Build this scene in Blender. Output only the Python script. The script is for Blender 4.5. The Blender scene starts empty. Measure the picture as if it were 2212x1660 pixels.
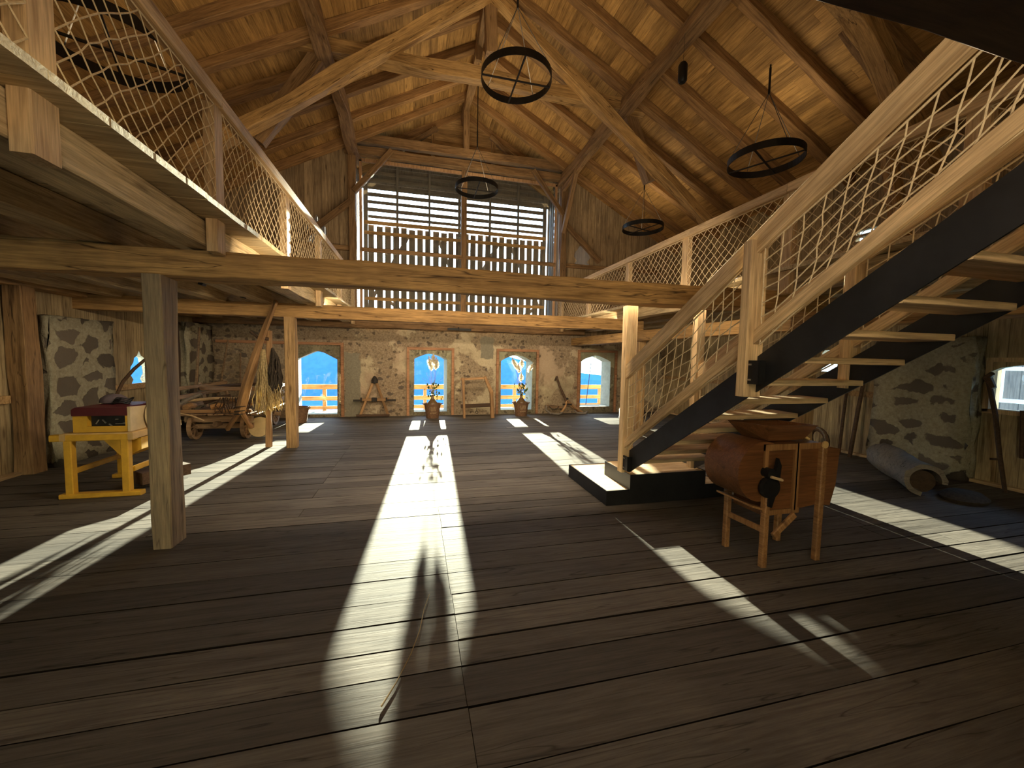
import bpy, math, random
from mathutils import Vector, Matrix
R = random.Random(7)
sc = bpy.context.scene
COL = sc.collection
PI = math.pi
V = Vector
W = {}          # world matrices of the objects built so far


def rnd(a, b): return R.uniform(a, b)


# ------------------------------------------------------------------ helpers
def tag(o, label=None, cat=None, group=None, kind=None):
    if label: o['label'] = label
    if cat: o['category'] = cat
    if group: o['group'] = group
    if kind: o['kind'] = kind
    return o


def link(o, M, parent=None):
    COL.objects.link(o)
    if parent is not None:
        o.parent = parent
        o.matrix_basis = W[parent.name].inverted() @ M
    else:
        o.matrix_basis = M
    W[o.name] = M
    return o


def thing(name, label, cat, loc=(0, 0, 0), group=None, rotz=0):
    o = bpy.data.objects.new(name, None)
    o.empty_display_size = .1
    link(o, Matrix.Translation(loc) @ Matrix.Rotation(rotz, 4, 'Z'))
    return tag(o, label, cat, group)


def frame(d, up=(0, 0, 1)):
    x = V(d).normalized()
    u = V(up)
    if abs(x.dot(u)) > .97: u = V((0, 1, 0))
    y = u.cross(x).normalized()
    z = x.cross(y)
    return Matrix((x, y, z)).transposed().to_4x4()


class MB:
    def __init__(s): s.v = []; s.f = []; s.sm = False

    def add(s, vs, fs):
        n = len(s.v)
        s.v += [V(v) for v in vs]
        s.f += [tuple(i + n for i in f) for f in fs]
        return s

    def box(s, c, d, M=None):
        x, y, z = d[0] / 2, d[1] / 2, d[2] / 2
        vs = [V((sx * x, sy * y, sz * z)) for sz in (-1, 1) for sy in (-1, 1) for sx in (-1, 1)]
        if M is not None: vs = [M @ v for v in vs]
        return s.add([v + V(c) for v in vs], [(0, 2, 3, 1), (4, 5, 7, 6), (0, 1, 5, 4), (2, 6, 7, 3), (0, 4, 6, 2), (1, 3, 7, 5)])

    def bb(s, x0, x1, y0, y1, z0, z1):
        return s.box(((x0 + x1) / 2, (y0 + y1) / 2, (z0 + z1) / 2), (x1 - x0, y1 - y0, z1 - z0))

    def bar(s, p0, p1, w, h, up=(0, 0, 1)):
        p0, p1 = V(p0), V(p1)
        return s.box((p0 + p1) / 2, ((p1 - p0).length, w, h), frame(p1 - p0, up).to_3x3())

    def tube(s, pts, r, n=6, cap=True):
        pts = [V(p) for p in pts]
        k = len(pts)
        rr = r if isinstance(r, (list, tuple)) else [r] * k
        vs, fs = [], []
        pu = None
        for i, p in enumerate(pts):
            t = (pts[min(i + 1, k - 1)] - pts[max(i - 1, 0)]).normalized()
            if pu is None:
                a = V((0, 0, 1)) if abs(t.z) < .9 else V((1, 0, 0))
                pu = t.cross(a).normalized()
            else:
                pu = (pu - t * pu.dot(t)).normalized()
            w = t.cross(pu)
            for j in range(n):
                a = 2 * PI * j / n
                vs.append(p + (pu * math.cos(a) + w * math.sin(a)) * rr[i])
        for i in range(k - 1):
            for j in range(n):
                b, c = i * n + j, i * n + (j + 1) % n
                fs.append((b, c, c + n, b + n))
        if cap:
            fs.append(tuple(range(n - 1, -1, -1)))
            fs.append(tuple(range((k - 1) * n, k * n)))
        return s.add(vs, fs)

    def lathe(s, prof, c=(0, 0, 0), n=24, M=None):
        k = len(prof)
        vs = []
        for r, z in prof:
            for j in range(n):
                a = 2 * PI * j / n
                v = V((r * math.cos(a), r * math.sin(a), z))
                if M is not None: v = M @ v
                vs.append(v + V(c))
        fs = []
        for i in range(k - 1):
            for j in range(n):
                b, d = i * n + j, i * n + (j + 1) % n
                fs.append((b, d, d + n, b + n))
        if prof[0][0] > 1e-4: fs.append(tuple(range(n - 1, -1, -1)))
        if prof[-1][0] > 1e-4: fs.append(tuple(range((k - 1) * n, k * n)))
        return s.add(vs, fs)

    def prism(s, poly, a, b):
        """poly: list of 3-D points of a planar face; extruded by vector b-a"""
        n = len(poly)
        d = V(b) - V(a)
        p = [V(q) for q in poly]
        vs = p + [q + d for q in p]
        fs = [tuple(range(n - 1, -1, -1)), tuple(range(n, 2 * n))]
        fs += [(i, (i + 1) % n, (i + 1) % n + n, i + n) for i in range(n)]
        return s.add(vs, fs)

    def build(s, name, mat, parent=None, smooth=None, at=None, M=None):
        """vertices are in world space; the object's frame is its parent's, or sits at the base"""
        if parent is not None:
            Mw = W[parent.name]
        elif M is not None:
            Mw = M
        else:
            if at is None:
                xs = [v.x for v in s.v]; ys = [v.y for v in s.v]; zs = [v.z for v in s.v]
                at = ((min(xs) + max(xs)) / 2, (min(ys) + max(ys)) / 2, min(zs))
            Mw = Matrix.Translation(at)
        inv = Mw.inverted()
        me = bpy.data.meshes.new(name)
        me.from_pydata([tuple(inv @ v) for v in s.v], [], s.f)
        me.update()
        import bmesh
        bm = bmesh.new(); bm.from_mesh(me)
        bmesh.ops.recalc_face_normals(bm, faces=bm.faces)
        bm.to_mesh(me); bm.free()
        if smooth if smooth is not None else s.sm:
            for p in me.polygons: p.use_smooth = True
            try: me.set_sharp_from_angle(angle=math.radians(40))
            except Exception: pass
        me.materials.append(mat)
        o = bpy.data.objects.new(name, me)
        return link(o, Mw, parent)


def beam(name, p0, p1, w, h, mat, parent=None, jit=.006, up=(0, 0, 1), ch=.008, bow=0., seg=.25, ends=None):
    """a hewn timber: local X along its length"""
    p0, p1 = V(p0), V(p1)
    L = (p1 - p0).length
    F = frame(p1 - p0, up); M = Matrix.Translation((p0 + p1) / 2) @ F
    n = max(2, int(L / seg) + 1)
    vs, fs = [], []
    prof = [(-1, -1, 1, 0), (-1, -1, 0, 1), (-1, 1, 0, -1), (-1, 1, 1, 0), (1, 1, -1, 0), (1, 1, 0, -1), (1, -1, 0, 1), (1, -1, -1, 0)]
    ph = [rnd(0, 6.28) for _ in range(8)]; fr = [rnd(1.2, 3.5) for _ in range(8)]
    for i in range(n):
        x = -L / 2 + L * i / (n - 1)
        tw = 1.
        if ends: tw = ends[0] + (ends[1] - ends[0]) * i / (n - 1)
        b = bow * (1 - (2 * i / (n - 1) - 1) ** 2)
        cj = [(jit * math.sin(fr[k] * x + ph[k]) + rnd(-jit, jit) * .5) for k in range(8)]
        for sy, sz, cy, cz in prof:
            k = (0 if sy < 0 else 2) + (0 if sz < 0 else 4)
            vs.append((x, sy * w / 2 * tw + cy * ch * -sy * 0 + (ch if cy else 0) * (-sy if cy else 0) + cj[k % 8], sz * h / 2 * tw + (ch if cz else 0) * (-sz if cz else 0) + cj[(k + 1) % 8] + b))
    for i in range(n - 1):
        for j in range(8):
            a, c = i * 8 + j, i * 8 + (j + 1) % 8
            fs.append((a, c, c + 8, a + 8))
    fs.append(tuple(range(7, -1, -1))); fs.append(tuple(range((n - 1) * 8, n * 8)))
    mb = MB(); mb.v = [M @ V(v) for v in vs]; mb.f = fs
    me_parent = parent
    # keep the grain along local X even for parts
    inv = M.inverted()
    me = bpy.data.meshes.new(name)
    me.from_pydata([tuple(inv @ v) for v in mb.v], [], fs)
    me.update()
    import bmesh
    bm = bmesh.new(); bm.from_mesh(me); bmesh.ops.recalc_face_normals(bm, faces=bm.faces); bm.to_mesh(me); bm.free()
    me.materials.append(mat)
    o = bpy.data.objects.new(name, me)
    return link(o, M, me_parent)


def copy_tree(o, M, parent=None):
    c = o.copy(); COL.objects.link(c)
    for k in ('label', 'group'):
        pass
    if parent is not None:
        c.parent = parent
    else:
        c.matrix_basis = M
    W[c.name] = M
    for ch in list(o.children):
        cc = copy_tree(ch, M @ W[o.name].inverted() @ W[ch.name], c)
    return c


# ------------------------------------------------------------------ materials
def nt(name):
    m = bpy.data.materials.new(name); m.use_nodes = True
    t = m.node_tree; t.nodes.clear()
    out = t.nodes.new('ShaderNodeOutputMaterial'); bs = t.nodes.new('ShaderNodeBsdfPrincipled')
    t.links.new(bs.outputs[0], out.inputs[0])
    return m, t, bs, out


def N(t, typ, **kw):
    n = t.nodes.new(typ)
    for k, v in kw.items():
        if k.startswith('i_'):
            key = k[2:]
            key = int(key) if key.isdigit() else key.replace('_', ' ')
            n.inputs[key].default_value = v
        else: setattr(n, k, v)
    return n


def ramp(t, fac, stops):
    r = t.nodes.new('ShaderNodeValToRGB')
    e = r.color_ramp.elements
    while len(e) < len(stops): e.new(.5)
    for el, (p, c) in zip(e, stops):
        el.position = p; el.color = (*c, 1) if len(c) == 3 else c
    t.links.new(fac, r.inputs[0])
    return r


def mul(c, k): return tuple(x * k for x in c)


def mixc(t, a, b, fac, typ='MIX'):
    m = N(t, 'ShaderNodeMix', data_type='RGBA', blend_type=typ)
    t.links.new(a, m.inputs[6])
    if isinstance(b, tuple): m.inputs[7].default_value = (*b, 1)
    else: t.links.new(b, m.inputs[7])
    if isinstance(fac, float): m.inputs[0].default_value = fac
    else: t.links.new(fac, m.inputs[0])
    return m.outputs[2]


def wood(name, c, axis='X', var=.25, rough=.7, island=False, streak=1., knots=1., plank=None, grey=0., bump=.25, lines=.55, cracks=0., spec=.35):
    """procedural timber; the grain runs along local `axis`. plank=(axis, width): joints between boards"""
    m, t, bs, out = nt(name)
    L = t.links.new
    tc = N(t, 'ShaderNodeTexCoord')
    if island:
        g = N(t, 'ShaderNodeNewGeometry'); rv = g.outputs['Random Per Island']
    else:
        g = N(t, 'ShaderNodeObjectInfo'); rv = g.outputs['Random']
    off = N(t, 'ShaderNodeVectorMath', operation='SCALE')
    cb = N(t, 'ShaderNodeCombineXYZ')
    for k in range(3): L(rv, cb.inputs[k])
    L(cb.outputs[0], off.inputs[0]); off.inputs[3].default_value = 37.
    add = N(t, 'ShaderNodeVectorMath', operation='ADD')
    L(tc.outputs['Object'], add.inputs[0]); L(off.outputs[0], add.inputs[1])
    vec = add.outputs[0]
    pv = None
    if plank:
        sp = N(t, 'ShaderNodeSeparateXYZ'); L(tc.outputs['Object'], sp.inputs[0])
        dv = N(t, 'ShaderNodeMath', operation='DIVIDE', i_1=plank[1]); L(sp.outputs['XYZ'.index(plank[0])], dv.inputs[0])
        fl = N(t, 'ShaderNodeMath', operation='FLOOR'); L(dv.outputs[0], fl.inputs[0])
        wn = N(t, 'ShaderNodeTexWhiteNoise', noise_dimensions='1D'); L(fl.outputs[0], wn.inputs['W'])
        pv = wn.outputs['Value']
        fr = N(t, 'ShaderNodeMath', operation='FRACT'); L(dv.outputs[0], fr.inputs[0])
        pp = N(t, 'ShaderNodeMath', operation='PINGPONG', i_1=.5); L(fr.outputs[0], pp.inputs[0])
        edge = N(t, 'ShaderNodeMapRange', i_1=.0, i_2=.03); L(pp.outputs[0], edge.inputs[0])
        sc2 = N(t, 'ShaderNodeVectorMath', operation='SCALE'); L(wn.outputs['Color'], sc2.inputs[0]); sc2.inputs[3].default_value = 31.
        ad2 = N(t, 'ShaderNodeVectorMath', operation='ADD'); L(vec, ad2.inputs[0]); L(sc2.outputs[0], ad2.inputs[1]); vec = ad2.outputs[0]
    s = {'X': (.35, 7, 7), 'Y': (7, .35, 7), 'Z': (7, 7, .35)}[axis]
    mp = N(t, 'ShaderNodeMapping'); mp.inputs['Scale'].default_value = s; L(vec, mp.inputs[0])
    n1 = N(t, 'ShaderNodeTexNoise', i_Scale=3.2 * streak, i_Detail=7., i_Roughness=.62, i_Distortion=.7); L(mp.outputs[0], n1.inputs[0])
    n2 = N(t, 'ShaderNodeTexNoise', i_Scale=14. * streak, i_Detail=4., i_Roughness=.6); L(mp.outputs[0], n2.inputs[0])
    n3 = N(t, 'ShaderNodeTexNoise', i_Scale=1.6, i_Detail=4., i_Roughness=.55); L(vec, n3.inputs[0])
    dark = mul((c[0], c[1] * .9, c[2] * .8), 1 - lines); lite = mul(c, 1.25)
    r1 = ramp(t, n1.outputs[0], [(.3, dark), (.52, c), (.75, lite)])
    r2 = ramp(t, n2.outputs[0], [(.35, (.62, .6, .58)), (.62, (1.06, 1.05, 1.04))])
    col = mixc(t, r1.outputs[0], r2.outputs[0], .75, 'MULTIPLY')
    r3 = ramp(t, n3.outputs[0], [(.3, (.62, .6, .6)), (.6, (1.08, 1.07, 1.05))])
    col = mixc(t, col, r3.outputs[0], .7, 'MULTIPLY')
    # tone per board / per timber
    rr = ramp(t, pv if pv is not None else rv, [(0., (1 - var, 1 - var * 1.1, 1 - var * 1.2)), (.5, (1, .97, .93)), (1., (1 + var, 1 + var * .98, 1 + var * .9))])
    col = mixc(t, col, rr.outputs[0], 1., 'MULTIPLY')
    if grey:
        col = mixc(t, col, tuple([sum(c) / 3 * 1.05] * 3), grey)
    if knots:
        sk = {'X': (1.1, 5, 5), 'Y': (5, 1.1, 5), 'Z': (5, 5, 1.1)}[axis]
        mk = N(t, 'ShaderNodeMapping'); mk.inputs['Scale'].default_value = sk; L(vec, mk.inputs[0])
        vo = N(t, 'ShaderNodeTexVoronoi', i_Scale=1.15, i_Randomness=1.); L(mk.outputs[0], vo.inputs[0])
        kr = ramp(t, vo.outputs['Distance'], [(.05, (.32, .27, .22)), (.14, (1, 1, 1))])
        col = mixc(t, col, kr.outputs[0], .8 * knots, 'MULTIPLY')
    if cracks:
        mc = N(t, 'ShaderNodeMapping'); mc.inputs['Scale'].default_value = {'X': (.22, 4, 4), 'Y': (4, .22, 4), 'Z': (4, 4, .22)}[axis]; L(vec, mc.inputs[0])
        nc = N(t, 'ShaderNodeTexNoise', i_Scale=1.5, i_Detail=3., i_Distortion=.3); L(mc.outputs[0], nc.inputs[0])
        sb = N(t, 'ShaderNodeMath', operation='SUBTRACT', i_1=.5); L(nc.outputs[0], sb.inputs[0])
        ab = N(t, 'ShaderNodeMath', operation='ABSOLUTE'); L(sb.outputs[0], ab.inputs[0])
        cr = ramp(t, ab.outputs[0], [(.0, (.12, .09, .07)), (.007, (1, 1, 1))])
        col = mixc(t, col, cr.outputs[0], cracks, 'MULTIPLY')
    if plank:
        ed = ramp(t, edge.outputs[0], [(0., (.25, .2, .15)), (1., (1, 1, 1))])
        col = mixc(t, col, ed.outputs[0], .9, 'MULTIPLY')
    L(col, bs.inputs['Base Color'])
    bs.inputs['Roughness'].default_value = rough
    bs.inputs['Specular IOR Level'].default_value = spec
    if bump:
        bp = N(t, 'ShaderNodeBump', i_Strength=bump, i_Distance=.008); L(n1.outputs[0], bp.inputs['Height']); L(bp.outputs[0], bs.inputs['Normal'])
    return m


def plain(name, c, rough=.6, metal=0., noise=.25, scale=9., spec=.4, bump=0., trans=0.):
    m, t, bs, out = nt(name)
    L = t.links.new
    tc = N(t, 'ShaderNodeTexCoord')
    n = N(t, 'ShaderNodeTexNoise', i_Scale=scale, i_Detail=5., i_Roughness=.6); L(tc.outputs['Object'], n.inputs[0])
    r = ramp(t, n.outputs[0], [(.3, mul(c, 1 - noise)), (.7, mul(c, 1 + noise))])
    L(r.outputs[0], bs.inputs['Base Color'])
    bs.inputs['Roughness'].default_value = rough; bs.inputs['Metallic'].default_value = metal
    bs.inputs['Specular IOR Level'].default_value = spec
    if bump:
        b = N(t, 'ShaderNodeBump', i_Strength=bump, i_Distance=.01); L(n.outputs[0], b.inputs['Height']); L(b.outputs[0], bs.inputs['Normal'])
    if trans:
        tr = N(t, 'ShaderNodeBsdfTranslucent'); L(r.outputs[0], tr.inputs[0])
        mx = N(t, 'ShaderNodeMixShader', i_0=trans); L(bs.outputs[0], mx.inputs[1]); L(tr.outputs[0], mx.inputs[2]); L(mx.outputs[0], out.inputs[0])
    return m


def glass(name):
    m, t, bs, out = nt(name)
    L = t.links.new
    t.nodes.remove(bs)
    tr = N(t, 'ShaderNodeBsdfTransparent'); tr.inputs[0].default_value = (.94, .97, .96, 1)
    gl = N(t, 'ShaderNodeBsdfGlossy', i_Roughness=.01); gl.inputs[0].default_value = (1, 1, 1, 1)
    fr = N(t, 'ShaderNodeFresnel', i_IOR=1.35)
    mx = N(t, 'ShaderNodeMixShader'); L(fr.outputs[0], mx.inputs[0]); L(tr.outputs[0], mx.inputs[1]); L(gl.outputs[0], mx.inputs[2]); L(mx.outputs[0], out.inputs[0])
    return m


def stone(name, mode):
    """mode 'plaster': old lime plaster with bare stones; 'rubble': stones set in pale mortar"""
    m, t, bs, out = nt(name)
    L = t.links.new
    tc = N(t, 'ShaderNodeTexCoord')
    co = tc.outputs['Object']
    nw = N(t, 'ShaderNodeTexNoise', i_Scale=3.5, i_Detail=5., i_Roughness=.6); L(co, nw.inputs[0])
    sw = N(t, 'ShaderNodeVectorMath', operation='SCALE'); L(nw.outputs['Color'], sw.inputs[0]); sw.inputs[3].default_value = .22
    wv = N(t, 'ShaderNodeVectorMath', operation='ADD'); L(co, wv.inputs[0]); L(sw.outputs[0], wv.inputs[1])
    mp = N(t, 'ShaderNodeMapping'); L(wv.outputs[0], mp.inputs[0])
    nf = N(t, 'ShaderNodeTexNoise', i_Scale=22., i_Detail=6., i_Roughness=.7); L(co, nf.inputs[0])
    if mode == 'rubble':
        mp.inputs['Scale'].default_value = (2.3, 2.3, 3.6)
        ve = N(t, 'ShaderNodeTexVoronoi', i_Scale=.95, i_Randomness=.85, feature='DISTANCE_TO_EDGE'); L(mp.outputs[0], ve.inputs[0])
        vc = N(t, 'ShaderNodeTexVoronoi', i_Scale=.95, i_Randomness=.85); L(mp.outputs[0], vc.inputs[0])
        ns = N(t, 'ShaderNodeTexNoise', i_Scale=2.4, i_Detail=3.); L(co, ns.inputs[0])
        th = N(t, 'ShaderNodeMath', operation='MULTIPLY_ADD', i_1=.42, i_2=-.06); L(ns.outputs[0], th.inputs[0])
        df = N(t, 'ShaderNodeMath', operation='SUBTRACT'); L(ve.outputs['Distance'], df.inputs[0]); L(th.outputs[0], df.inputs[1])
        mask = ramp(t, df.outputs[0], [(.0, (0, 0, 0)), (.03, (1, 1, 1))])
        st = ramp(t, vc.outputs['Color'], [(.0, (.09, .075, .062)), (.5, (.15, .125, .10)), (1., (.20, .165, .13))])
        mo = ramp(t, nf.outputs[0], [(.3, (.27, .24, .165)), (.7, (.46, .42, .31))])
        col = mixc(t, mo.outputs[0], st.outputs[0], mask.outputs[0])
        hb = mask.outputs[0]; sgn = -.5
    else:
        sp = N(t, 'ShaderNodeSeparateXYZ'); L(co, sp.inputs[0])
        def mth(op, a, b=None, c=None):
            n_ = N(t, 'ShaderNodeMath', operation=op)
            for k_, v_ in enumerate((a, b, c)):
                if v_ is None: continue
                if isinstance(v_, (int, float)): n_.inputs[k_].default_value = v_
                else: L(v_, n_.inputs[k_])
            return n_.outputs[0]
        # lime plaster, blotched
        nb = N(t, 'ShaderNodeTexNoise', i_Scale=1.1, i_Detail=6., i_Roughness=.65); L(co, nb.inputs[0])
        mo = ramp(t, nb.outputs[0], [(.32, (.30, .245, .16)), (.46, (.47, .39, .265)), (.52, (.56, .475, .33)), (.7, (.62, .53, .38))])
        f2 = ramp(t, nf.outputs[0], [(.3, (.78, .76, .73)), (.65, (1.06, 1.06, 1.05))])
        col = mixc(t, mo.outputs[0], f2.outputs[0], .8, 'MULTIPLY')
        npk = N(t, 'ShaderNodeTexNoise', i_Scale=.55, i_Detail=5.); L(wv.outputs[0], npk.inputs[0])
        pk = ramp(t, npk.outputs[0], [(.53, (0, 0, 0)), (.58, (.6, .6, .6))])
        col = mixc(t, col, (.43, .30, .215), pk.outputs[0])
        # where the plaster has come off: more along the head and towards the old corner
        ns = N(t, 'ShaderNodeTexNoise', i_Scale=.9, i_Detail=6., i_Roughness=.6); L(wv.outputs[0], ns.inputs[0])
        lf = N(t, 'ShaderNodeMapRange', i_1=-2.4, i_2=-3.2, i_3=0., i_4=.22); L(sp.outputs[0], lf.inputs[0])
        hd = N(t, 'ShaderNodeMapRange', i_1=1.85, i_2=2.1, i_3=0., i_4=.09); L(sp.outputs[2], hd.inputs[0])
        ft = N(t, 'ShaderNodeMapRange', i_1=.3, i_2=.05, i_3=0., i_4=.10); L(sp.outputs[2], ft.inputs[0])
        a2 = mth('ADD', mth('ADD', ns.outputs[0], lf.outputs[0]), mth('ADD', hd.outputs[0], ft.outputs[0]))
        bare = ramp(t, a2, [(.495, (0, 0, 0)), (.52, (1, 1, 1))])
        rough_ = ramp(t, nf.outputs[0], [(.3, (.14, .105, .07)), (.5, (.30, .225, .15)), (.75, (.46, .37, .26))])
        col = mixc(t, col, rough_.outputs[0], mth('MULTIPLY', bare.outputs[0], .85))
        # stones and holes showing inside the bare zones
        mp.inputs['Scale'].default_value = (3.0, 3.0, 5.2)
        vc = N(t, 'ShaderNodeTexVoronoi', i_Scale=1.25, i_Randomness=1.); L(mp.outputs[0], vc.inputs[0])
        cs = N(t, 'ShaderNodeSeparateColor'); L(vc.outputs['Color'], cs.inputs[0])
        lim = mth('MULTIPLY_ADD', cs.outputs[0], .42, mth('MULTIPLY_ADD', lf.outputs[0], .9, -.08))
        st_m = ramp(t, mth('SUBTRACT', lim, vc.outputs['Distance']), [(0., (0, 0, 0)), (.03, (1, 1, 1))])
        stc = ramp(t, cs.outputs[1], [(.0, (.12, .095, .075)), (.6, (.25, .195, .145)), (1., (.33, .26, .19))])
        mask = mth('MULTIPLY', st_m.outputs[0], bare.outputs[0])
        col = mixc(t, col, stc.outputs[0], mask)
        v2 = N(t, 'ShaderNodeTexVoronoi', i_Scale=5.5, i_Randomness=1.); L(wv.outputs[0], v2.inputs[0])
        hole = ramp(t, v2.outputs['Distance'], [(.20, (1, 1, 1)), (.27, (0, 0, 0))])
        hm_ = mth('MULTIPLY', hole.outputs[0], mth('MULTIPLY', bare.outputs[0], .75))
        col = mixc(t, col, (.10, .075, .055), hm_)
        # two old cement repairs
        sw2 = N(t, 'ShaderNodeSeparateXYZ'); L(wv.outputs[0], sw2.inputs[0])
        for (u0, u1, z0, z1) in ((1.93, 2.33, 1.72, 2.36), (-1.72, -1.30, .1, 1.82)):
            du = mth('SUBTRACT', (u1 - u0) / 2, mth('ABSOLUTE', mth('SUBTRACT', sw2.outputs[0], (u0 + u1) / 2)))
            dz_ = mth('SUBTRACT', (z1 - z0) / 2, mth('ABSOLUTE', mth('SUBTRACT', sw2.outputs[2], (z0 + z1) / 2)))
            mk_ = ramp(t, mth('MINIMUM', du, dz_), [(0., (0, 0, 0)), (.02, (1, 1, 1))])
            gc = ramp(t, nf.outputs[0], [(.3, (.22, .20, .15)), (.7, (.30, .275, .21))])
            col = mixc(t, col, gc.outputs[0], mk_.outputs[0])
        hb = mth('MAXIMUM', mth('MULTIPLY', bare.outputs[0], .5), hm_)
    L(col, bs.inputs['Base Color']); bs.inputs['Roughness'].default_value = .95; bs.inputs['Specular IOR Level'].default_value = .15
    hm = N(t, 'ShaderNodeMath', operation='MULTIPLY_ADD', i_1=-.6); L(hb, hm.inputs[0]); L(nf.outputs[0], hm.inputs[2])
    b = N(t, 'ShaderNodeBump', i_Strength=.7, i_Distance=.03); L(hm.outputs[0], b.inputs['Height']); L(b.outputs[0], bs.inputs['Normal'])
    return m


MAT = dict(
    tie=wood('hewn_tie_beam_wood', (.50, .31, .125), var=.12, cracks=.9, knots=.6),
    old=wood('old_brown_timber', (.30, .185, .09), var=.25, cracks=.7),
    rafter=wood('rafter_timber', (.33, .19, .08), var=.25, knots=.7),
    post=wood('post_timber', (.47, .31, .15), var=.15, cracks=.5),
    greypost=wood('weathered_post_timber', (.40, .29, .16), var=.15, cracks=.6, grey=.15),
    roof=wood('roof_boards', (.47, .28, .10), axis='Y', island=True, var=.22, knots=.9),
    hip=wood('hip_boards', (.48, .30, .13), axis='X', island=True, var=.18, knots=.9),
    floor=wood('floor_planks', (.145, .126, .11), axis='X', island=True, var=.4, rough=.75, knots=.5, grey=.3, bump=.35, spec=.07, lines=.5, cracks=.55),
    deckY=wood('gallery_boards', (.62, .52, .32), axis='X', island=True, var=.12, knots=.6, lines=.3),
    joist=wood('joist_timber', (.54, .43, .26), var=.2, lines=.4, cracks=.4),
    pine=wood('pale_pine', (.66, .49, .29), var=.08, lines=.3, knots=.8),
    pineZ=wood('pale_pine_upright', (.66, .49, .29), axis='Z', var=.08, lines=.3, knots=.8),
    pineY=wood('pale_pine_long', (.66, .49, .29), axis='Y', var=.08, lines=.3, knots=.8),
    wallX=wood('wall_boards_gable', (.44, .33, .20), axis='Z', plank=('X', .21), var=.2),
    wallY=wood('wall_boards_side', (.46, .37, .22), axis='Z', plank=('Y', .21), var=.2),
    trimw=wood('reddish_frame_wood', (.42, .22, .12), var=.1, lines=.35),
    frameZ=wood('glazing_frame_wood', (.50, .30, .16), axis='Z', var=.1, lines=.35),
    slat=wood('weathered_slat_wood', (.20, .15, .12), axis='X', var=.2, grey=.3),
    slatZ=wood('weathered_upright_slat_wood', (.20, .15, .12), axis='Z', island=True, var=.2, grey=.3),
    fence=wood('orange_fence_wood', (.60, .34, .14), var=.1, lines=.3),
    machine=wood('varnished_machine_wood', (.17, .072, .028), axis='X', var=.1, rough=.45, lines=.35),
    machineZ=wood('varnished_machine_leg', (.32, .17, .07), axis='Z', var=.1, rough=.5, lines=.35),
    cart=wood('dry_cart_wood', (.30, .20, .12), var=.3, lines=.5),
    bark=wood('peeled_pole_wood', (.42, .25, .12), var=.15, lines=.4, knots=1.),
    logw=wood('grey_log_wood', (.24, .19, .13), var=.1, grey=.4, lines=.5, cracks=.9),
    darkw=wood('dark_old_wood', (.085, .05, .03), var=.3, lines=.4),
    steel=plain('dark_steel_plate', (.032, .033, .037), rough=.45, metal=.6, noise=.25, scale=4.),
    black=plain('black_metal', (.012, .012, .013), rough=.45, metal=.3),
    iron=plain('dark_iron', (.035, .03, .027), rough=.7, metal=.4, bump=.3),
    chrome=plain('bare_steel_edge', (.5, .48, .44), rough=.3, metal=1., noise=.05),
    rope=plain('hemp_rope', (.60, .48, .31), rough=.9, noise=.2, scale=60.),
    chain=plain('dull_chain', (.09, .08, .07), rough=.5, metal=.7),
    yellow=plain('yellow_paint', (.58, .33, .03), rough=.5, noise=.15),
    yelwood=plain('yellow_stained_wood', (.55, .36, .15), rough=.55, noise=.15),
    red=plain('dark_red_paint', (.075, .008, .012), rough=.45, noise=.15),
    cream=plain('cream_cast_iron', (.58, .46, .28), rough=.5, noise=.12),
    white=plain('pale_wood_disc', (.58, .46, .27), rough=.8, noise=.12),
    hay=plain('dry_hemp', (.50, .38, .19), rough=.9, noise=.3, scale=30., trans=.25),
    darkhay=plain('dark_dried_bundle', (.05, .038, .028), rough=.95, noise=.4, scale=30.),
    wicker=plain('brown_wicker', (.16, .085, .045), rough=.75, noise=.35, scale=26., bump=.5),
    wickerL=plain('pale_wicker', (.52, .38, .22), rough=.8, noise=.2, scale=30.),
    jar=plain('dark_glass_jar', (.13, .075, .035), rough=.25, noise=.2, spec=.6),
    plume=plain('pampas_plume', (.95, .92, .86), rough=1., noise=.04, scale=30., trans=.85),
    stem=plain('dry_stem', (.30, .21, .10), rough=.9, noise=.2),
    leaf=plain('green_leaf', (.05, .10, .03), rough=.6, noise=.4, scale=20., trans=.3),
    leafy=plain('yellowing_leaf', (.30, .27, .05), rough=.7, noise=.4, scale=20., trans=.35),
    cloth=plain('dull_purple_cloth', (.10, .075, .09), rough=.9),
    plaster=stone('old_plaster', 'plaster'),
    rubble=stone('rubble_stone', 'rubble'),
    reveal=plain('whitewashed_reveal', (.40, .38, .31), rough=.95, noise=.18, scale=6., bump=.3),
    concrete=plain('terrace_concrete', (.45, .44, .41), rough=.9),
    tin=plain('spot_housing', (.01, .01, .01), rough=.5),
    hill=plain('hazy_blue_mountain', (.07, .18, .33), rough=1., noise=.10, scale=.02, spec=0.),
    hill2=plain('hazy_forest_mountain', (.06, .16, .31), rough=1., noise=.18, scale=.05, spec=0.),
    snow=plain('pale_roof_far', (.7, .78, .82), rough=1., noise=.05),
    grass=plain('valley_ground', (.16, .2, .1), rough=1., noise=.2, scale=.3),
    gap_shade=plain('joint_shade', (.02, .016, .013), rough=1., spec=.05),
    bounce_slope=plain('pale_bounce_ground', (.72, .64, .40), rough=1., noise=.2, scale=.4),
    glass=glass('window_glass'),
)

# ------------------------------------------------------------------ setting
CX, XL, XR = 1.33, -5.1, 7.85
YF, YB = 11.15, -5.0          # inner faces of the far and the back wall


def raf(x): return 8.42 - .53 * abs(x - CX)          # underside of the rafters


def rb(x): return raf(x) + .185                      # underside of the roof boards


def jit_outline(pts, a):
    return [(x + rnd(-a, a), z + rnd(-a, a)) for x, z in pts]


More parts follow.
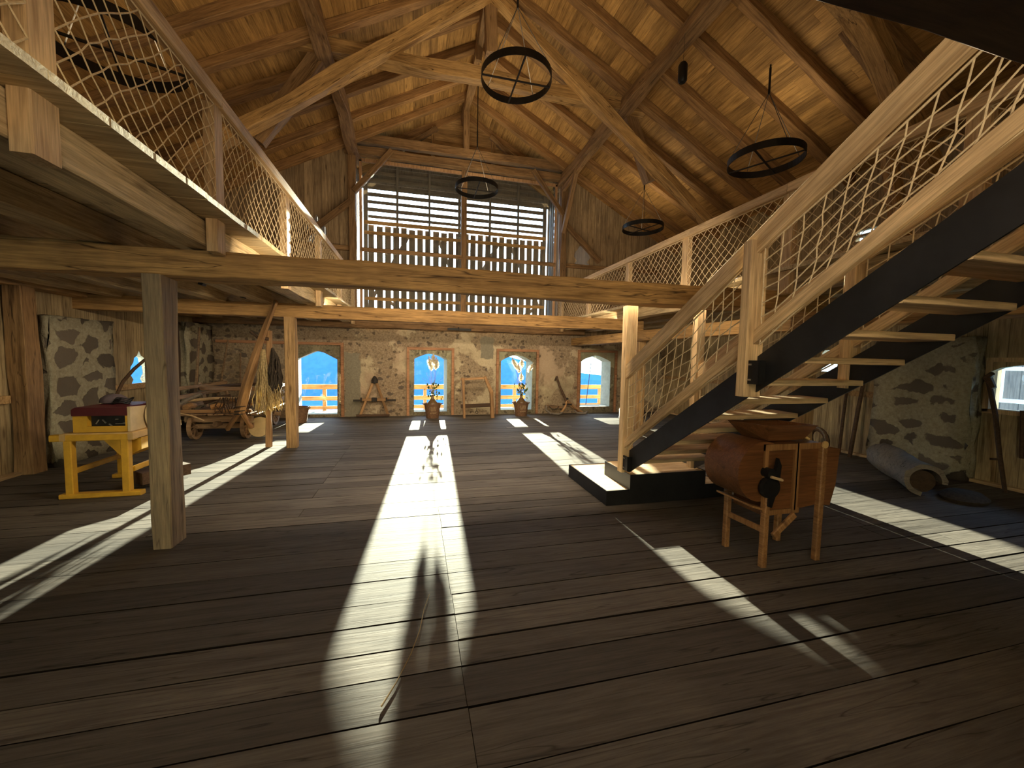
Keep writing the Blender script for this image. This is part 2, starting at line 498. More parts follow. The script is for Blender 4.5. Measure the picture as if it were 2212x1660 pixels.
def slab_with_holes(name, outer, holes, to3, n, mat, rev=None, kind='structure'):
    """flat wall: outer outline and holes in (u, z); to3 maps to world; n = thickness vector"""
    import bmesh
    bm = bmesh.new()
    es = []
    for loop in [outer] + holes:
        vs = [bm.verts.new(to3(u, z)) for u, z in loop]
        for i in range(len(vs)): es.append(bm.edges.new((vs[i], vs[(i + 1) % len(vs)])))
    bmesh.ops.triangle_fill(bm, use_beauty=True, use_dissolve=False, edges=es)
    r = bmesh.ops.extrude_face_region(bm, geom=list(bm.faces))
    bmesh.ops.translate(bm, verts=[g for g in r['geom'] if isinstance(g, bmesh.types.BMVert)], vec=n)
    bmesh.ops.recalc_face_normals(bm, faces=bm.faces)
    me = bpy.data.meshes.new(name); bm.to_mesh(me); bm.free()
    me.materials.append(mat)
    if rev:
        me.materials.append(rev)
        nn = V(n).normalized()
        for p in me.polygons:
            if abs(p.normal.dot(nn)) < .5: p.material_index = 1
    o = bpy.data.objects.new(name, me)
    link(o, Matrix.Identity(4))
    if kind: o['kind'] = kind
    return o


def planks(name, mat, spec, parent=None, at=None, kind='structure'):
    """spec: list of 8-corner boards (4 lower, 4 upper points)"""
    mb = MB()
    for lo, hi in spec:
        mb.add(list(lo) + list(hi), [(3, 2, 1, 0), (4, 5, 6, 7), (0, 1, 5, 4), (1, 2, 6, 5), (2, 3, 7, 6), (3, 0, 4, 7)])
    o = mb.build(name, mat, parent, at=at or (0, 0, 0))
    if kind and parent is None: o['kind'] = kind
    return o


# floor: long planks along X over a dark sub-floor
sp = []
y = YB
while y < YF + .02:
    w = rnd(.2, .34)
    if y > 6: w = rnd(.18, .27)
    y1 = min(y + w, YF + .02)
    js = [XL]
    base = .25 if y < 4.15 else (-1.15 if y < 8 else rnd(-2, 3))
    if rnd(0, 1) < .75 or 1.2 < y < 4: js.append(base + rnd(-.006, .006))
    if rnd(0, 1) < .6: js.insert(1, rnd(-4, -2.2))
    if rnd(0, 1) < .8: js.append(rnd(3.6, 6.4))
    js.append(XR)
    js = sorted(js)
    for a, b in zip(js, js[1:]):
        g0, g1 = rnd(.002, .006), rnd(.002, .007)
        if rnd(0, 1) < .22: g1 = rnd(.007, .013)
        dz = rnd(-.003, .0); t0, t1 = rnd(-.002, .0), rnd(-.002, .0)
        nseg = max(1, int((b - a) / .6)); prev = None
        # slightly wavy long edges
        for i in range(nseg):
            xa, xb = a + (b - a) * i / nseg, a + (b - a) * (i + 1) / nseg
            ea = rnd(-.003, .003); eb = rnd(-.003, .003)
            if prev is None: prev = (rnd(-.003, .003), rnd(-.003, .003))
            cur = (ea, eb)
            x0 = xa + (.0015 if i == 0 else 0); x1 = xb - (.0015 if i == nseg - 1 else 0)
            lo = [(x0, y + g0 + prev[0], -.04), (x1, y + g0 + cur[0], -.04), (x1, y1 - g1 + cur[1], -.04), (x0, y1 - g1 + prev[1], -.04)]
            hi = [(x0, y + g0 + prev[0], dz + t0), (x1, y + g0 + cur[0], dz + t0), (x1, y1 - g1 + cur[1], dz + t1), (x0, y1 - g1 + prev[1], dz + t1)]
            sp.append((lo, hi, i)); prev = cur
    y = y1
mb = MB()
for lo, hi, i in sp:
    if i == 0:
        mb.add(list(lo) + list(hi), [(3, 2, 1, 0), (4, 5, 6, 7), (0, 1, 5, 4), (1, 2, 6, 5), (2, 3, 7, 6), (3, 0, 4, 7)])
    else:                                   # continue the same plank (shares its end vertices)
        k = len(mb.v)
        mb.add([lo[1], lo[2], hi[1], hi[2]], [])
        a = [pl[0], k, k + 1, pl[1], pl[2], k + 2, k + 3, pl[3]]
        mb.f += [(a[3], a[2], a[1], a[0]), (a[4], a[5], a[6], a[7]), (a[0], a[1], a[5], a[4]), (a[2], a[3], a[7], a[6]), (a[1], a[2], a[6], a[5])]
    k = len(mb.v)
    pl = [k - 7, k - 6, k - 3, k - 2] if i == 0 else [k - 4, k - 3, k - 2, k - 1]
mb.bb(XL - .2, XR + .2, YB - .2, YF + .02, -.16, -.035)
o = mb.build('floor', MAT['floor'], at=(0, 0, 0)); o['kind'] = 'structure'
o.data.materials.append(MAT['gap_shade'])          # shade of the gaps painted on plank sides and sub-floor
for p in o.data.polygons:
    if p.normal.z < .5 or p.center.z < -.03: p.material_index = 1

# roof boards
for side in (-1, 1):
    sp = []
    s = 0.; Lm = (7.3)
    while s < Lm:
        w = rnd(.15, .21); s1 = s + w
        xa, xb = CX + side * s, CX + side * (s1 - .003)
        y0 = YB - .4
        cuts = [y0] + sorted([y0 + rnd(0, 1) * 19.6 for _ in range(4)]) + [13.1]
        for ya, yb in zip(cuts, cuts[1:]):
            if yb - ya < .05: continue
            dz = rnd(0, .004); za, zb = rb(xa) + dz, rb(xb) + dz
            lo = [(xa, ya, za), (xb, ya, zb), (xb, yb - .002, zb), (xa, yb - .002, za)]
            sp.append((lo, [(p[0], p[1], p[2] + .025) for p in lo]))
        s = s1
    xa, xb = CX - side * .02, CX + side * 7.4
    lo = [(xa, YB - .45, rb(xa) + .035), (xb, YB - .45, rb(xb) + .035), (xb, 13.15, rb(xb) + .035), (xa, 13.15, rb(xa) + .035)]
    sp.append((lo, [(p[0], p[1], p[2] + .12) for p in lo]))
    planks('ceiling_left' if side < 0 else 'ceiling_right', MAT['roof'], sp)

# far wall: old stone, four arched openings


def arch(x0, x1, zb, zs, za, pointed=0., n=9):
    pts = [(x0, zb), (x1, zb), (x1, zs)]
    for i in range(1, n):
        t = i / n
        u = x1 + (x0 - x1) * t
        k = 1 - abs(2 * t - 1) ** (2.0 - pointed)
        pts.append((u, zs + (za - zs) * k))
    pts.append((x0, zs))
    return pts


AR = [arch(-2.93, -2.0, .08, 1.53, 1.745, .75), arch(-.02, .885, .1, 1.575, 1.725, .1),
      arch(2.44, 3.385, .12, 1.55, 1.735, .1), arch(4.95, 5.94, .19, 1.595, 1.775, .6)]
AR = [jit_outline(a, .008) for a in AR]
ZW = 2.37
slab_with_holes('wall_far', [(XL - .3, -.1), (XR + .3, -.1), (XR + .3, ZW), (XL - .3, ZW)], AR, lambda u, z: (u, YF, z), (-.06, .5, 0), MAT['plaster'], MAT['reveal'])
# upper gable boards beside the glazing, cut-out air holes
def tulip(u, z, w, h):
    p = [(-.5, 0), (.5, 0), (.42, .12), (.34, .2), (.5, .36), (.46, .55), (.3, .68), (.26, .8), (.1, .86), (0, 1.), (-.1, .86), (-.26, .8), (-.3, .68), (-.46, .55), (-.5, .36), (-.34, .2), (-.42, .12)]
    return [(u + a * w, z + b * h) for a, b in p]
def louv(u, z, w, h, k=3):
    return [[(u - w / 2, z + i * h / k), (u + w / 2, z + i * h / k), (u + w / 2, z + (i + .62) * h / k), (u - w / 2, z + (i + .62) * h / k)] for i in range(k)]
XG0, XG1 = -1.5, 4.12
slab_with_holes('wall_gable_left', [(XL - .2, ZW), (XG0, ZW), (XG0, rb(XG0)), (XL - .2, rb(XL - .2))],
                [tulip(-2.45, 4.5, .5, .72)], lambda u, z: (u, YF, z), (0, .08, 0), MAT['wallX'])
slab_with_holes('wall_gable_right', [(XG1, ZW), (XR + .2, ZW), (XR + .2, rb(XR + .2)), (XG1, rb(XG1))],
                [tulip(4.88, 4.47, .52, .68), tulip(5.91, 3.72, .42, .44)], lambda u, z: (u, YF, z), (0, .08, 0), MAT['wallX'])
# horizontal boards of the gable's peak
sp = []
z = 7.22
while z < 8.6:
    z1 = z + .16
    hw0, hw1 = (8.605 - z) / .53, max(.02, (8.605 - z1) / .53)
    lo = [(CX - hw0, 11.56, z), (CX + hw0, 11.56, z), (CX + hw0, 11.6, z), (CX - hw0, 11.6, z)]
    hi = [(CX - hw1, 11.56, z1 - .006), (CX + hw1, 11.56, z1 - .006), (CX + hw1, 11.6, z1 - .006), (CX - hw1, 11.6, z1 - .006)]
    sp.append((lo, hi)); z = z1
planks('wall_gable_peak', MAT['hip'], sp)
# side walls
zl = rb(XL) + .1
h_l = [tulip(8.95, .98, .52, .68)] + louv(9.2, 3.9, .3, .4) + louv(6.4, 3.75, .3, .4)
slab_with_holes('wall_left', [(YB, -.1), (YF, -.1), (YF, zl), (YB, zl)], h_l, lambda u, z: (XL, u, z), (-.1, 0, 0), MAT['wallY'])
zr = rb(XR) + .1
winR = [(2.7, 1.06), (3.72, 1.06), (3.72, 1.58), (3.62, 1.64), (3.45, 1.68), (3.2, 1.71), (2.95, 1.68), (2.8, 1.64), (2.7, 1.58)]
h_r = [winR, [(5.78, 1.5), (6.17, 1.5), (6.17, 1.76), (6.1, 1.78), (6.1, 1.85), (6.03, 1.92), (5.93, 1.92), (5.85, 1.85), (5.83, 1.78), (5.78, 1.76)]] + louv(5.45, 3.78, .34, .34) + louv(8.5, 3.66, .34, .16, 2)
slab_with_holes('wall_right', [(YB, -.1), (YF, -.1), (YF, zr), (YB, zr)], h_r, lambda u, z: (XR, u, z), (.1, 0, 0), MAT['wallY'])
slab_with_holes('wall_back', [(XL - .2, -.1), (XR + .2, -.1), (XR + .2, rb(XR + .2)), (CX, rb(CX)), (XL - .2, rb(XL - .2))], [[(-4.4, .0), (-1.9, .0), (-1.9, 2.5), (-4.4, 2.5)]], lambda u, z: (u, YB, z), (0, -.1, 0), MAT['wallX'])  # unseen gate opening added to let fill light in
# wall feet
for nm, x0, x1 in (('baseboard_left', XL, XL + .1), ('baseboard_right', XR - .1, XR)):
    mb = MB().bb(x0, x1, YB, YF, 0, .04); mb.build(nm, MAT['pineY'], at=(0, 0, 0))['kind'] = 'structure'
for nm, x, z in (('trim_1', XL + .03, 1.0), ('trim_2', XR - .03, 1.12)):
    segs = [(YB, 6.4), (8.0, YF)] if x < 0 else [(4.9, YF)]
    mb = MB()
    for a, b in segs: mb.bb(x - .03, x + .03, a, b, z - .05, z + .05)
    mb.build(nm, MAT['post'], at=(0, 0, 0))['kind'] = 'structure'

# ------------------------------------------------------------------ the four arched windows: timber frame with one pane
def win(n, x0, x1, zt, lab, jl=True):
    mb = MB()
    f = .07
    if jl: mb.bb(x0, x0 + f, YF - .06, YF, 0.005, zt)
    mb.bb(x1 - f, x1, YF - .06, YF, 0.005, zt)
    mb.bb(x0, x1, YF - .06, YF, zt, zt + f)
    o = mb.build('window_%d' % n, MAT['trimw'], at=((x0 + x1) / 2, YF - .03, 0)); o['kind'] = 'structure'
    xa = max(x0, -3.1) if n == 1 else x0 + f
    g = MB().bb(xa, x1 - f, YF - .036, YF - .03, .005, zt); g.build('pane', MAT['glass'], o)
win(1, -4.75, -1.83, 1.9, '', False)
win(2, -.22, 1.07, 1.83, '')
win(3, 2.29, 3.57, 1.84, '')
win(4, 4.83, 6.14, 1.87, '')
# small window in the right wall: reveal boards, pane
mb = MB()
mb.bb(XR - .02, XR + .2, 3.70, 3.76, 1.02, 1.72).bb(XR - .02, XR + .2, 2.64, 2.70, 1.02, 1.72).bb(XR - .02, XR + .2, 2.64, 3.76, 1.0, 1.06)
mb.bb(XR - .02, XR - .001, 2.64, 3.76, 1.72, 1.78)
o = mb.build('window_5', MAT['pineZ'], at=(XR, 3.2, 1.0)); o['kind'] = 'structure'
MB().bb(XR + .11, XR + .116, 2.7, 3.7, 1.06, 1.7).build('pane', MAT['glass'], o)
# big gable glazing
o = thing('window_6', None, None, (CX, YF, 2.5)); o['kind'] = 'structure'
mb = MB().bb(XG0 + .09, XG0 + .15, YF - .03, YF + .03, 2.4, 6.72).bb(XG1 - .15, XG1 - .09, YF - .03, YF + .03, 2.4, 6.72).bb(XG0 + .09, XG1 - .09, YF - .03, YF + .03, 6.66, 6.74)
mb.build('glazing_frame', MAT['frameZ'], o)
beam('mullion', (CX - .02, YF - .02, 2.4), (CX - .02, YF - .02, 6.74), .15, .14, MAT['old'], o, jit=.003)
beam('transom', (XG0 + .12, YF - .05, 4.42), (XG1 - .12, YF - .05, 4.42), .08, .1, MAT['old'], o, jit=.003)
gx = [XG0 + .15, -.43, CX - .1, 2.62, XG1 - .15]
for a, b in zip(gx, gx[1:]):
    MB().bb(a + .004, b - .004, YF + .018, YF + .026, 2.45, 6.66).build('pane', MAT['glass'], o)

# ------------------------------------------------------------------ outside
MB().bb(-9, 12, YF + .5, 12.8, -.12, -.02).build('terrace_floor', MAT['concrete'], at=(0, 0, 0))['kind'] = 'structure'
t = thing('terrace_railing', 'orange timber railing on the terrace outside the arched windows', 'railing', (CX, 12.6, -.02))
for z0, z1 in ((.62, .765), (.285, .41), (.02, .12)):
    beam('rail', (-9, 12.6, (z0 + z1) / 2), (12, 12.6, (z0 + z1) / 2), .05, z1 - z0, MAT['fence'], t, jit=.002, seg=1.)
for x in (-5.55, -2.62, .31, 3.24, 6.35, 9.2):
    beam('post', (x, 12.66, -.02), (x, 12.66, .74), .1, .12, MAT['fence'], t, jit=.002)
tag(MB().tube([(5.66, 12.3, -.02), (5.82, 12.3, 1.52)], .012, 6).build('iron_rod', MAT['iron']), 'thin dark rod standing outside the rightmost arched window', 'rod')
# balcony behind the glazing and its slatted screen
MB().bb(-2.2, 4.9, YF + .51, 12.75, 2.38, 2.48).build('balcony_floor', MAT['slat'], at=(0, 0, 0))['kind'] = 'structure'
t = thing('slatted_screen', 'weathered slatted screen before the balcony outside the big gable window', 'screen', (CX, 12.6, 2.48))
mb = MB(); z = 5.72
while z < 7.15:
    mb.bb(-1.36, 4.08, 12.58, 12.605, z + rnd(-.01, .01), z + .105 + rnd(-.015, .01)); z += .212
mb.build('cross_slats', MAT['slat'], t)
mb = MB(); x = -1.36
while x < 4.15:
    w = .172 + rnd(-.012, .016)
    mb.bb(x, x + w, 12.58, 12.605, 2.48, 5.5 + rnd(-.02, .03)); x += .232 + rnd(-.01, .012)
mb.build('upright_slats', MAT['slatZ'], t)
for x, w in ((-1.42, .12), (-.52, .07), (.42, .06), (1.35, .12), (2.3, .07), (3.22, .07), (4.12, .12)):
    beam('post', (x, 12.54, 2.48), (x, 12.54, 7.3), .06, w, MAT['slat'], t, jit=.003, up=(1, 0, 0))
for z, h in ((5.58, .11), (5.28, .1), (3.35, .1), (2.6, .1)):
    beam('rail', (-1.45, 12.53, z), (4.15, 12.53, z), .05, h, MAT['fence'], t, jit=.003)
for a, b, c, d in ((-1.3, 3.3, -.2, 5.3), (.7, 5.3, 1.25, 4.0), (1.5, 3.4, 2.6, 5.3), (3.0, 5.3, 4.0, 3.4), (-.9, 3.4, .2, 2.6), (2.9, 2.6, 4.0, 3.4)):
    beam('brace', (a, 12.66, b), (c, 12.66, d), .05, .1, MAT['slat'], t, jit=.002)
mb = MB()
for sx in (-1.6, 4.28):
    y = 11.75
    while y < 12.5:
        mb.bb(sx - .012, sx + .012, y, y + .13, 2.48, 6.9); y += .2
mb.build('side_slats', MAT['slatZ'], t)
sp = []
x = -4.5
while x < 7.2:
    if -1.7 < x < 4.25:
        x += .195; continue
    z0 = 2.3
    lo = [(x, 12.66, z0), (x + .19, 12.66, z0), (x + .19, 12.69, z0), (x, 12.69, z0)]
    hi = [(p[0], p[1], rb(p[0])) for p in lo]
    sp.append((lo, hi)); x += .195
z = 6.6
while z < 8.6:
    hw = min(2.95, (8.6 - z) / .53)
    lo = [(CX - hw, 12.66, z), (CX + hw, 12.66, z), (CX + hw, 12.69, z), (CX - hw, 12.69, z)]
    sp.append((lo, [(p[0], p[1], z + .155) for p in lo])); z += .16
planks('wall_gable_outer', MAT['slatZ'], sp)
# valley and mountains
def ridge(name, y, z0, amp, n, mat, seed, x0, x1):
    rr = random.Random(seed); vs, fs = [], []
    ph = [(rr.uniform(.6, 5), rr.uniform(0, 6), rr.uniform(.3, 1)) for _ in range(6)]
    for i in range(n):
        t = i / (n - 1); x = x0 + (x1 - x0) * t
        h = z0(x) + amp * sum(a * math.sin(f * 6 * t + p) / f for f, p, a in ph) + rr.uniform(-.05, .05) * amp
        vs += [(x, y + 900, h), (x, y + 450, h - (h + 1000) * .12 + rr.uniform(-.1, .1) * amp), (x, y, -1000)]
    for i in range(n - 1):
        for k in range(2): fs.append((i * 3 + k, i * 3 + k + 1, i * 3 + k + 4, i * 3 + k + 3))
    mb = MB(); mb.add(vs, fs); mb.sm = True
    tag(mb.build(name, mat, at=(0, 0, 0)), kind='structure')
def ridge_h(x):
    for (a, ha), (b, hb) in zip(((-9e4, 420), (-2500, 420), (200, 300), (1050, 130), (1700, -30), (2300, -170), (3200, -260)), ((-2500, 420), (200, 300), (1050, 130), (1700, -30), (2300, -170), (3200, -260), (9e4, -260))):
        if a <= x < b: return ha + (hb - ha) * (x - a) / (b - a)
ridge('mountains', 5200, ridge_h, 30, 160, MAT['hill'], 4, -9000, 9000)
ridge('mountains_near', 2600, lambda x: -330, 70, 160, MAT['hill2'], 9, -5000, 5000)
MB().bb(-9000, 9000, 60, 9000, -1010, -1000).build('ground', MAT['grass'], at=(0, 0, 0))['kind'] = 'structure'
# unseen yard and sunlit slope, added to bounce warm light through the gate
MB().add([(-300, -60, -.2), (300, -60, -.2), (300, YB - .1, -.1), (-300, YB - .1, -.1)], [(0, 1, 2, 3)]).add([(-300, -60, -.2), (300, -60, -.2), (300, -260, 105), (-300, -260, 105)], [(0, 3, 2, 1)]).build('bounce_slope', MAT['bounce_slope'], at=(0, 0, 0))['kind'] = 'structure'
# neighbour's boarded wall with a gallery, seen through the small right window
sp = []
y = -4.
while y < 8:
    lo = [(13.5, y, -1), (13.56, y, -1), (13.56, y + .28, -1), (13.5, y + .28, -1)]
    sp.append((lo, [(p[0], p[1], 4.) for p in lo])); y += .3
planks('wall_neighbour', MAT['slatZ'], sp)
t = thing('neighbour_railing', 'pale slatted balcony rail on the building outside the small right window', 'railing', (12, 4, .9))
for z in (.95, 1.62): beam('rail', (12., -2, z), (12., 8, z), .06, .08, MAT['snow'], t, jit=.001, seg=2)
y = -2.
while y < 8: beam('baluster', (12., y, .95), (12., y, 1.62), .05, .05, MAT['snow'], t, jit=.001, seg=1); y += .5

# ------------------------------------------------------------------ roof frame
RY = [-4.22 + .84 * k for k in range(0, 10)] + [4.12, 4.97, 5.77, 6.63, 7.42, 8.2, 9.05, 9.93, 10.74, 11.62, 12.5]
RY = sorted(y for y in RY if not (3.5 < y < 4.1))
ORD = ['first', 'second', 'third', 'fourth', 'fifth', 'sixth', 'seventh', 'eighth', 'ninth', 'tenth', 'eleventh', 'twelfth', 'thirteenth']
vis = sorted([y for y in RY if y > 2.2], reverse=True)
for side, nm in ((-1, 'left'), (1, 'right')):
    for y in RY:
        if y < 2.2 and not (1.0 < y): pass
        xe = XL - .2 if side < 0 else XR + .2
        z0, z1 = raf(CX) + .085, raf(xe) + .085
        yj = rnd(-.02, .02)
        o = beam('rafter', (CX + side * .02, y + yj, z0), (xe, y - yj, z1), .15 + rnd(-.015, .02), .17, MAT['rafter'], jit=.009)
        if y > 2.2:
            k = vis.index(y)
            tag(o, '%s brown rafter counted from the far gable under the %s roof slope' % (ORD[k], nm), 'rafter', 'rafters of the %s roof slope' % nm)
        else:
            tag(o, 'brown rafter under the %s roof slope overhead or behind the viewer' % nm, 'rafter', 'rafters of the %s roof slope' % nm)
# purlins, ridge
tag(beam('ridge_beam', (CX, YB, 8.3), (CX, 12.6, 8.3), .15, .2, MAT['old'], jit=.03, seg=.5), 'crooked old log along the ridge of the roof', 'beam')
o = beam('purlin', (-1.5, YB, 6.79), (-1.5, 11.5, 6.79), .22, .24, MAT['old'], jit=.03, seg=.45)
tag(o, 'crooked old purlin log under the left roof slope', 'beam')
o = beam('purlin', (4.14, YB, 6.79), (4.14, 11.5, 6.79), .22, .24, MAT['old'], jit=.025, seg=.5)
tag(o, 'old purlin timber under the right roof slope carrying the capsule lamp', 'beam')
# roof truss in mid-room
t = thing('roof_truss', 'big roof truss of crossing struts and a slanting tie in mid-room', 'truss', (CX, 7.6, 4.5))
beam('collar_beam', (-1.98, 7.62, 6.9), (4.6, 7.62, 6.84), .2, .24, MAT['tie'], t, jit=.02, seg=.4)
for s in (-1, 1):
    xe = CX + s * 4.9
    beam('crossing_strut', (CX - s * .05, 7.45, 8.33), (xe, 7.45, 8.33 - .757 * 4.9), .2, .22, MAT['tie'], t, jit=.02, seg=.4)
    a, b = ((-1.62, 7.74, 6.78), (-2.62, 7.74, 5.25)) if s < 0 else ((4.33, 7.74, 6.78), (4.92, 7.74, 5.5))
    beam('slanting_post', a, b, .2, .28, MAT['old'], t, jit=.015)
beam('king_post', (1.33, 7.62, 8.35), (1.38, 7.62, 7.3), .2, .22, MAT['old'], t, jit=.01)
beam('hanger', (1.33, 8.7, 8.3), (1.31, 8.75, 7.98), .16, .16, MAT['old'], t, jit=.01, ends=(1, .7))
# a second truss nearer the right side, half hidden by the stairs
t = thing('roof_truss', 'rough bowed strut pair under the right roof slope beside the tie beam end', 'truss', (6.0, 3.95, 2.7))
beam('bowed_strut', (4.9, 4.05, 6.45), (7.1, 4.05, 4.0), .24, .26, MAT['tie'], t, jit=.03, bow=.12)
beam('thin_strut', (5.6, 4.3, 6.15), (7.3, 4.3, 4.4), .14, .16, MAT['old'], t, jit=.02, bow=.08)
beam('upright', (6.85, 4.15, 2.74), (6.2, 4.15, 4.7), .16, .16, MAT['tie'], t, jit=.01)
# far gable frame
t = thing('gable_frame', 'brown timber frame of posts, braces and double beams around the gable window', 'frame', (CX, 11.0, 2.5))
beam('lower_beam', (-1.75, 10.98, 6.84), (4.45, 10.98, 6.84), .16, .2, MAT['old'], t, jit=.012)
beam('upper_beam', (-1.5, 10.98, 7.14), (4.15, 10.98, 7.14), .18, .22, MAT['old'], t, jit=.012)
for s in (-1, 1):
    x = -1.56 if s < 0 else 4.18
    beam('post', (x, 10.98, 2.62), (x, 10.98, 6.76), .17, .17, MAT['old'], t, jit=.01)
    beam('window_brace', (x - s * .05, 10.86, 5.78), (x - s * .98, 10.86, 6.9), .1, .13, MAT['old'], t, jit=.006)
    beam('wall_brace', (x + s * .02, 10.9, 5.55), (x + s * 1.15, 10.9, 4.55), .1, .14, MAT['old'], t, jit=.006)
    beam('wall_rail', (x + s * .05, 11.08, 4.42), (x + s * 3.2, 11.08, 4.42), .08, .12, MAT['old'], t, jit=.006)
    beam('peak_brace', (CX + s * .75, 11.45, 7.95), (CX + s * 1.75, 11.45, 7.2), .1, .12, MAT['old'], t, jit=.006)
    beam('peak_stud', (CX + s * .85, 11.5, 7.2), (CX + s * .85, 11.5, 8.0), .1, .1, MAT['hip'], t, jit=.004)
beam('king_post', (CX, 10.98, 7.2), (CX, 10.98, 8.32), .15, .17, MAT['old'], t, jit=.008)
beam('purlin_strut', (4.14, 10.9, 5.3), (4.14, 9.9, 6.75), .1, .13, MAT['old'], t, jit=.01)
beam('eave_brace', (4.14, 9.0, 6.72), (4.14, 10.9, 6.5), .1, .12, MAT['old'], t, jit=.006)

# ------------------------------------------------------------------ ground-floor frame
def tb(y, x0, x1, zc, h, lab, jit=.012, nm='tie_beam', mat='tie', w=.2):
    return tag(beam(nm, (x0, y, zc), (x1, y, zc), w, h, MAT[mat], jit=jit, seg=.2), lab, 'beam')
tb(3.88, XL, 4.95, 2.377, .225, 'rough hewn orange tie beam with a long crack, nearer of the two across the hall')
tb(7.6, XL, 4.74, 2.397, .235, 'squared orange tie beam with a zigzag joint, farther of the two across the hall', .004)
tb(.48, XL, 4.95, 2.39, .22, 'black silhouetted beam overhead close to the viewer above the stair top', .012, mat='darkw')  # dark wood colour carries the shade of its unlit underside
tb(10.95, XL, 4.9, 2.47, .2, 'dark brown beam along the head of the far stone wall', .012, mat='old')
tag(beam('wall_plate', (4.73, YB, 2.17), (4.73, YF, 2.17), .24, .22, MAT['tie'], jit=.006, seg=.4), 'long beam carrying the right gallery beyond the stairs', 'beam')
tag(beam('wall_plate', (XL + .1, YB, 2.56), (XL + .1, YF, 2.56), .2, .2, MAT['post'], jit=.01, seg=.4), 'brown plate beam along the head of the left board wall', 'beam')
def post(x, y, z1, w, d, mat, lab, z0=0., jit=.006):
    return tag(beam('support_post', (x, y, z0), (x, y, z1), d, w, MAT[mat], jit=jit), lab, 'post')
post(-2.05, 3.885, 2.27, .215, .14, 'greypost', 'thick weathered floor post under the nearer tie beam on the left')
post(-2.105, 7.59, 2.285, .17, .17, 'post', 'orange floor post under the farther tie beam on the left')
post(4.75, 7.6, 2.06, .17, .17, 'post', 'post under the right gallery beyond the stair netting')
post(4.75, 3.88, 2.06, .17, .17, 'post', 'post under the right gallery behind the stair treads')
post(XL + .12, 6.53, 2.46, .22, .2, 'old', 'dark brown log post against the left board wall', jit=.014)
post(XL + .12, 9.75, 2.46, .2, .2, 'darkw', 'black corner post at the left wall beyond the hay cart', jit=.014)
# stone piers
def pier(x0, x1, y0, y1, z1, lab):
    import bmesh
    bm = bmesh.new(); bmesh.ops.create_cube(bm, size=1)
    bmesh.ops.subdivide_edges(bm, edges=bm.edges, cuts=7, use_grid_fill=True)
    for v in bm.verts:
        v.co = V((x0 + (v.co.x + .5) * (x1 - x0), y0 + (v.co.y + .5) * (y1 - y0), (v.co.z + .5) * z1))
        if v.co.z > .02: v.co += V((rnd(-.03, .03), rnd(-.03, .03), rnd(-.02, .02)))
    bmesh.ops.recalc_face_normals(bm, faces=bm.faces)
    c = V(((x0 + x1) / 2, (y0 + y1) / 2, 0))
    me = bpy.data.meshes.new('stone_pier'); bmesh.ops.translate(bm, verts=bm.verts, vec=-c); bm.to_mesh(me); bm.free()
    for p in me.polygons: p.use_smooth = True
    me.materials.append(MAT['rubble'])
    return tag(link(bpy.data.objects.new('stone_pier', me), Matrix.Translation(c)), lab, 'stone pier')
pier(XL, -4.86, 6.76, 7.95, 2.12, 'rubble stone pier in the left board wall behind the yellow machine')
pier(7.62, XR, 3.78, 5.0, 2.07, 'rubble stone pier in the right board wall beside the small window')
pier(XL, -4.8, 10.0, 11.1, 2.3, 'dark rubble pier in the far left corner behind the hay cart')

# ------------------------------------------------------------------ galleries
def gallery(side, lab):
    x0, x1 = (XL + .01, -1.38) if side < 0 else (4.03, XR - .01)
    t = thing('gallery', lab, 'gallery', ((x0 + x1) / 2, 5, 2.49))
    sp = []; y = -2.
    while y < YF - .03:
        w = rnd(.24, .36); y1 = min(y + w, YF - .03)
        e = rnd(-.006, .006)
        a, b = (x0, x1 + e) if side < 0 else (x0 + e, x1)
        lo = [(a, y, 2.69), (b, y, 2.69), (b, y1 - .004, 2.69), (a, y1 - .004, 2.69)]
        dz = rnd(0, .004)
        sp.append(([(p[0], p[1], p[2] + dz) for p in lo], [(p[0], p[1], 2.73 + dz) for p in lo])); y = y1
    planks('deck', MAT['deckY'], sp, t)
    for k in range(5):
        x = (-1.7 - .72 * k) if side < 0 else (4.35 + .74 * k)
        o = beam('joist', (x, -2, 2.59), (x, YF - .08, 2.59), .22, .2, MAT['joist'], t, jit=.008, seg=.4)
    return t
gallery(-1, 'pale boarded gallery floor on joists along the left wall')
gallery(1, 'pale boarded gallery floor on joists along the right wall')


def net(P, nu, nv, mb, r, dia=True, sides=4, jit=.06):
    """knotted net on the patch P(u, v), u,v in 0..1"""
    rr = random.Random(11)
    jt = {}
    def node(i, j):
        if (i, j) not in jt:
            e = .0 if (j == 0 or j == nv) else jit
            jt[(i, j)] = (rr.uniform(-e, e) / nu, rr.uniform(-e, e) / nv)
        a, b = jt[(i, j)]
        return P(min(max(i / nu + a, 0), 1), min(max(j / nv + b, 0), 1))
    if dia:
        for d in (1, -1):
            for s in range(-nv - 2, nu + nv + 3):
                pts = []
                for j in range(nv + 1):
                    i2 = 2 * s + d * j          # half steps
                    i = i2 / 2
                    if 0 <= i <= nu: pts.append(node(i, j))
                if len(pts) > 1: mb.tube(pts, r, sides, cap=False)
    else:
        for i in range(nu + 1):
            mb.tube([node(i, j) for j in range(nv + 1)], r, sides, cap=False)
        for j in range(nv + 1):
            mb.tube([node(i, j) for i in range(nu + 1)], r, sides, cap=False)
    return mb


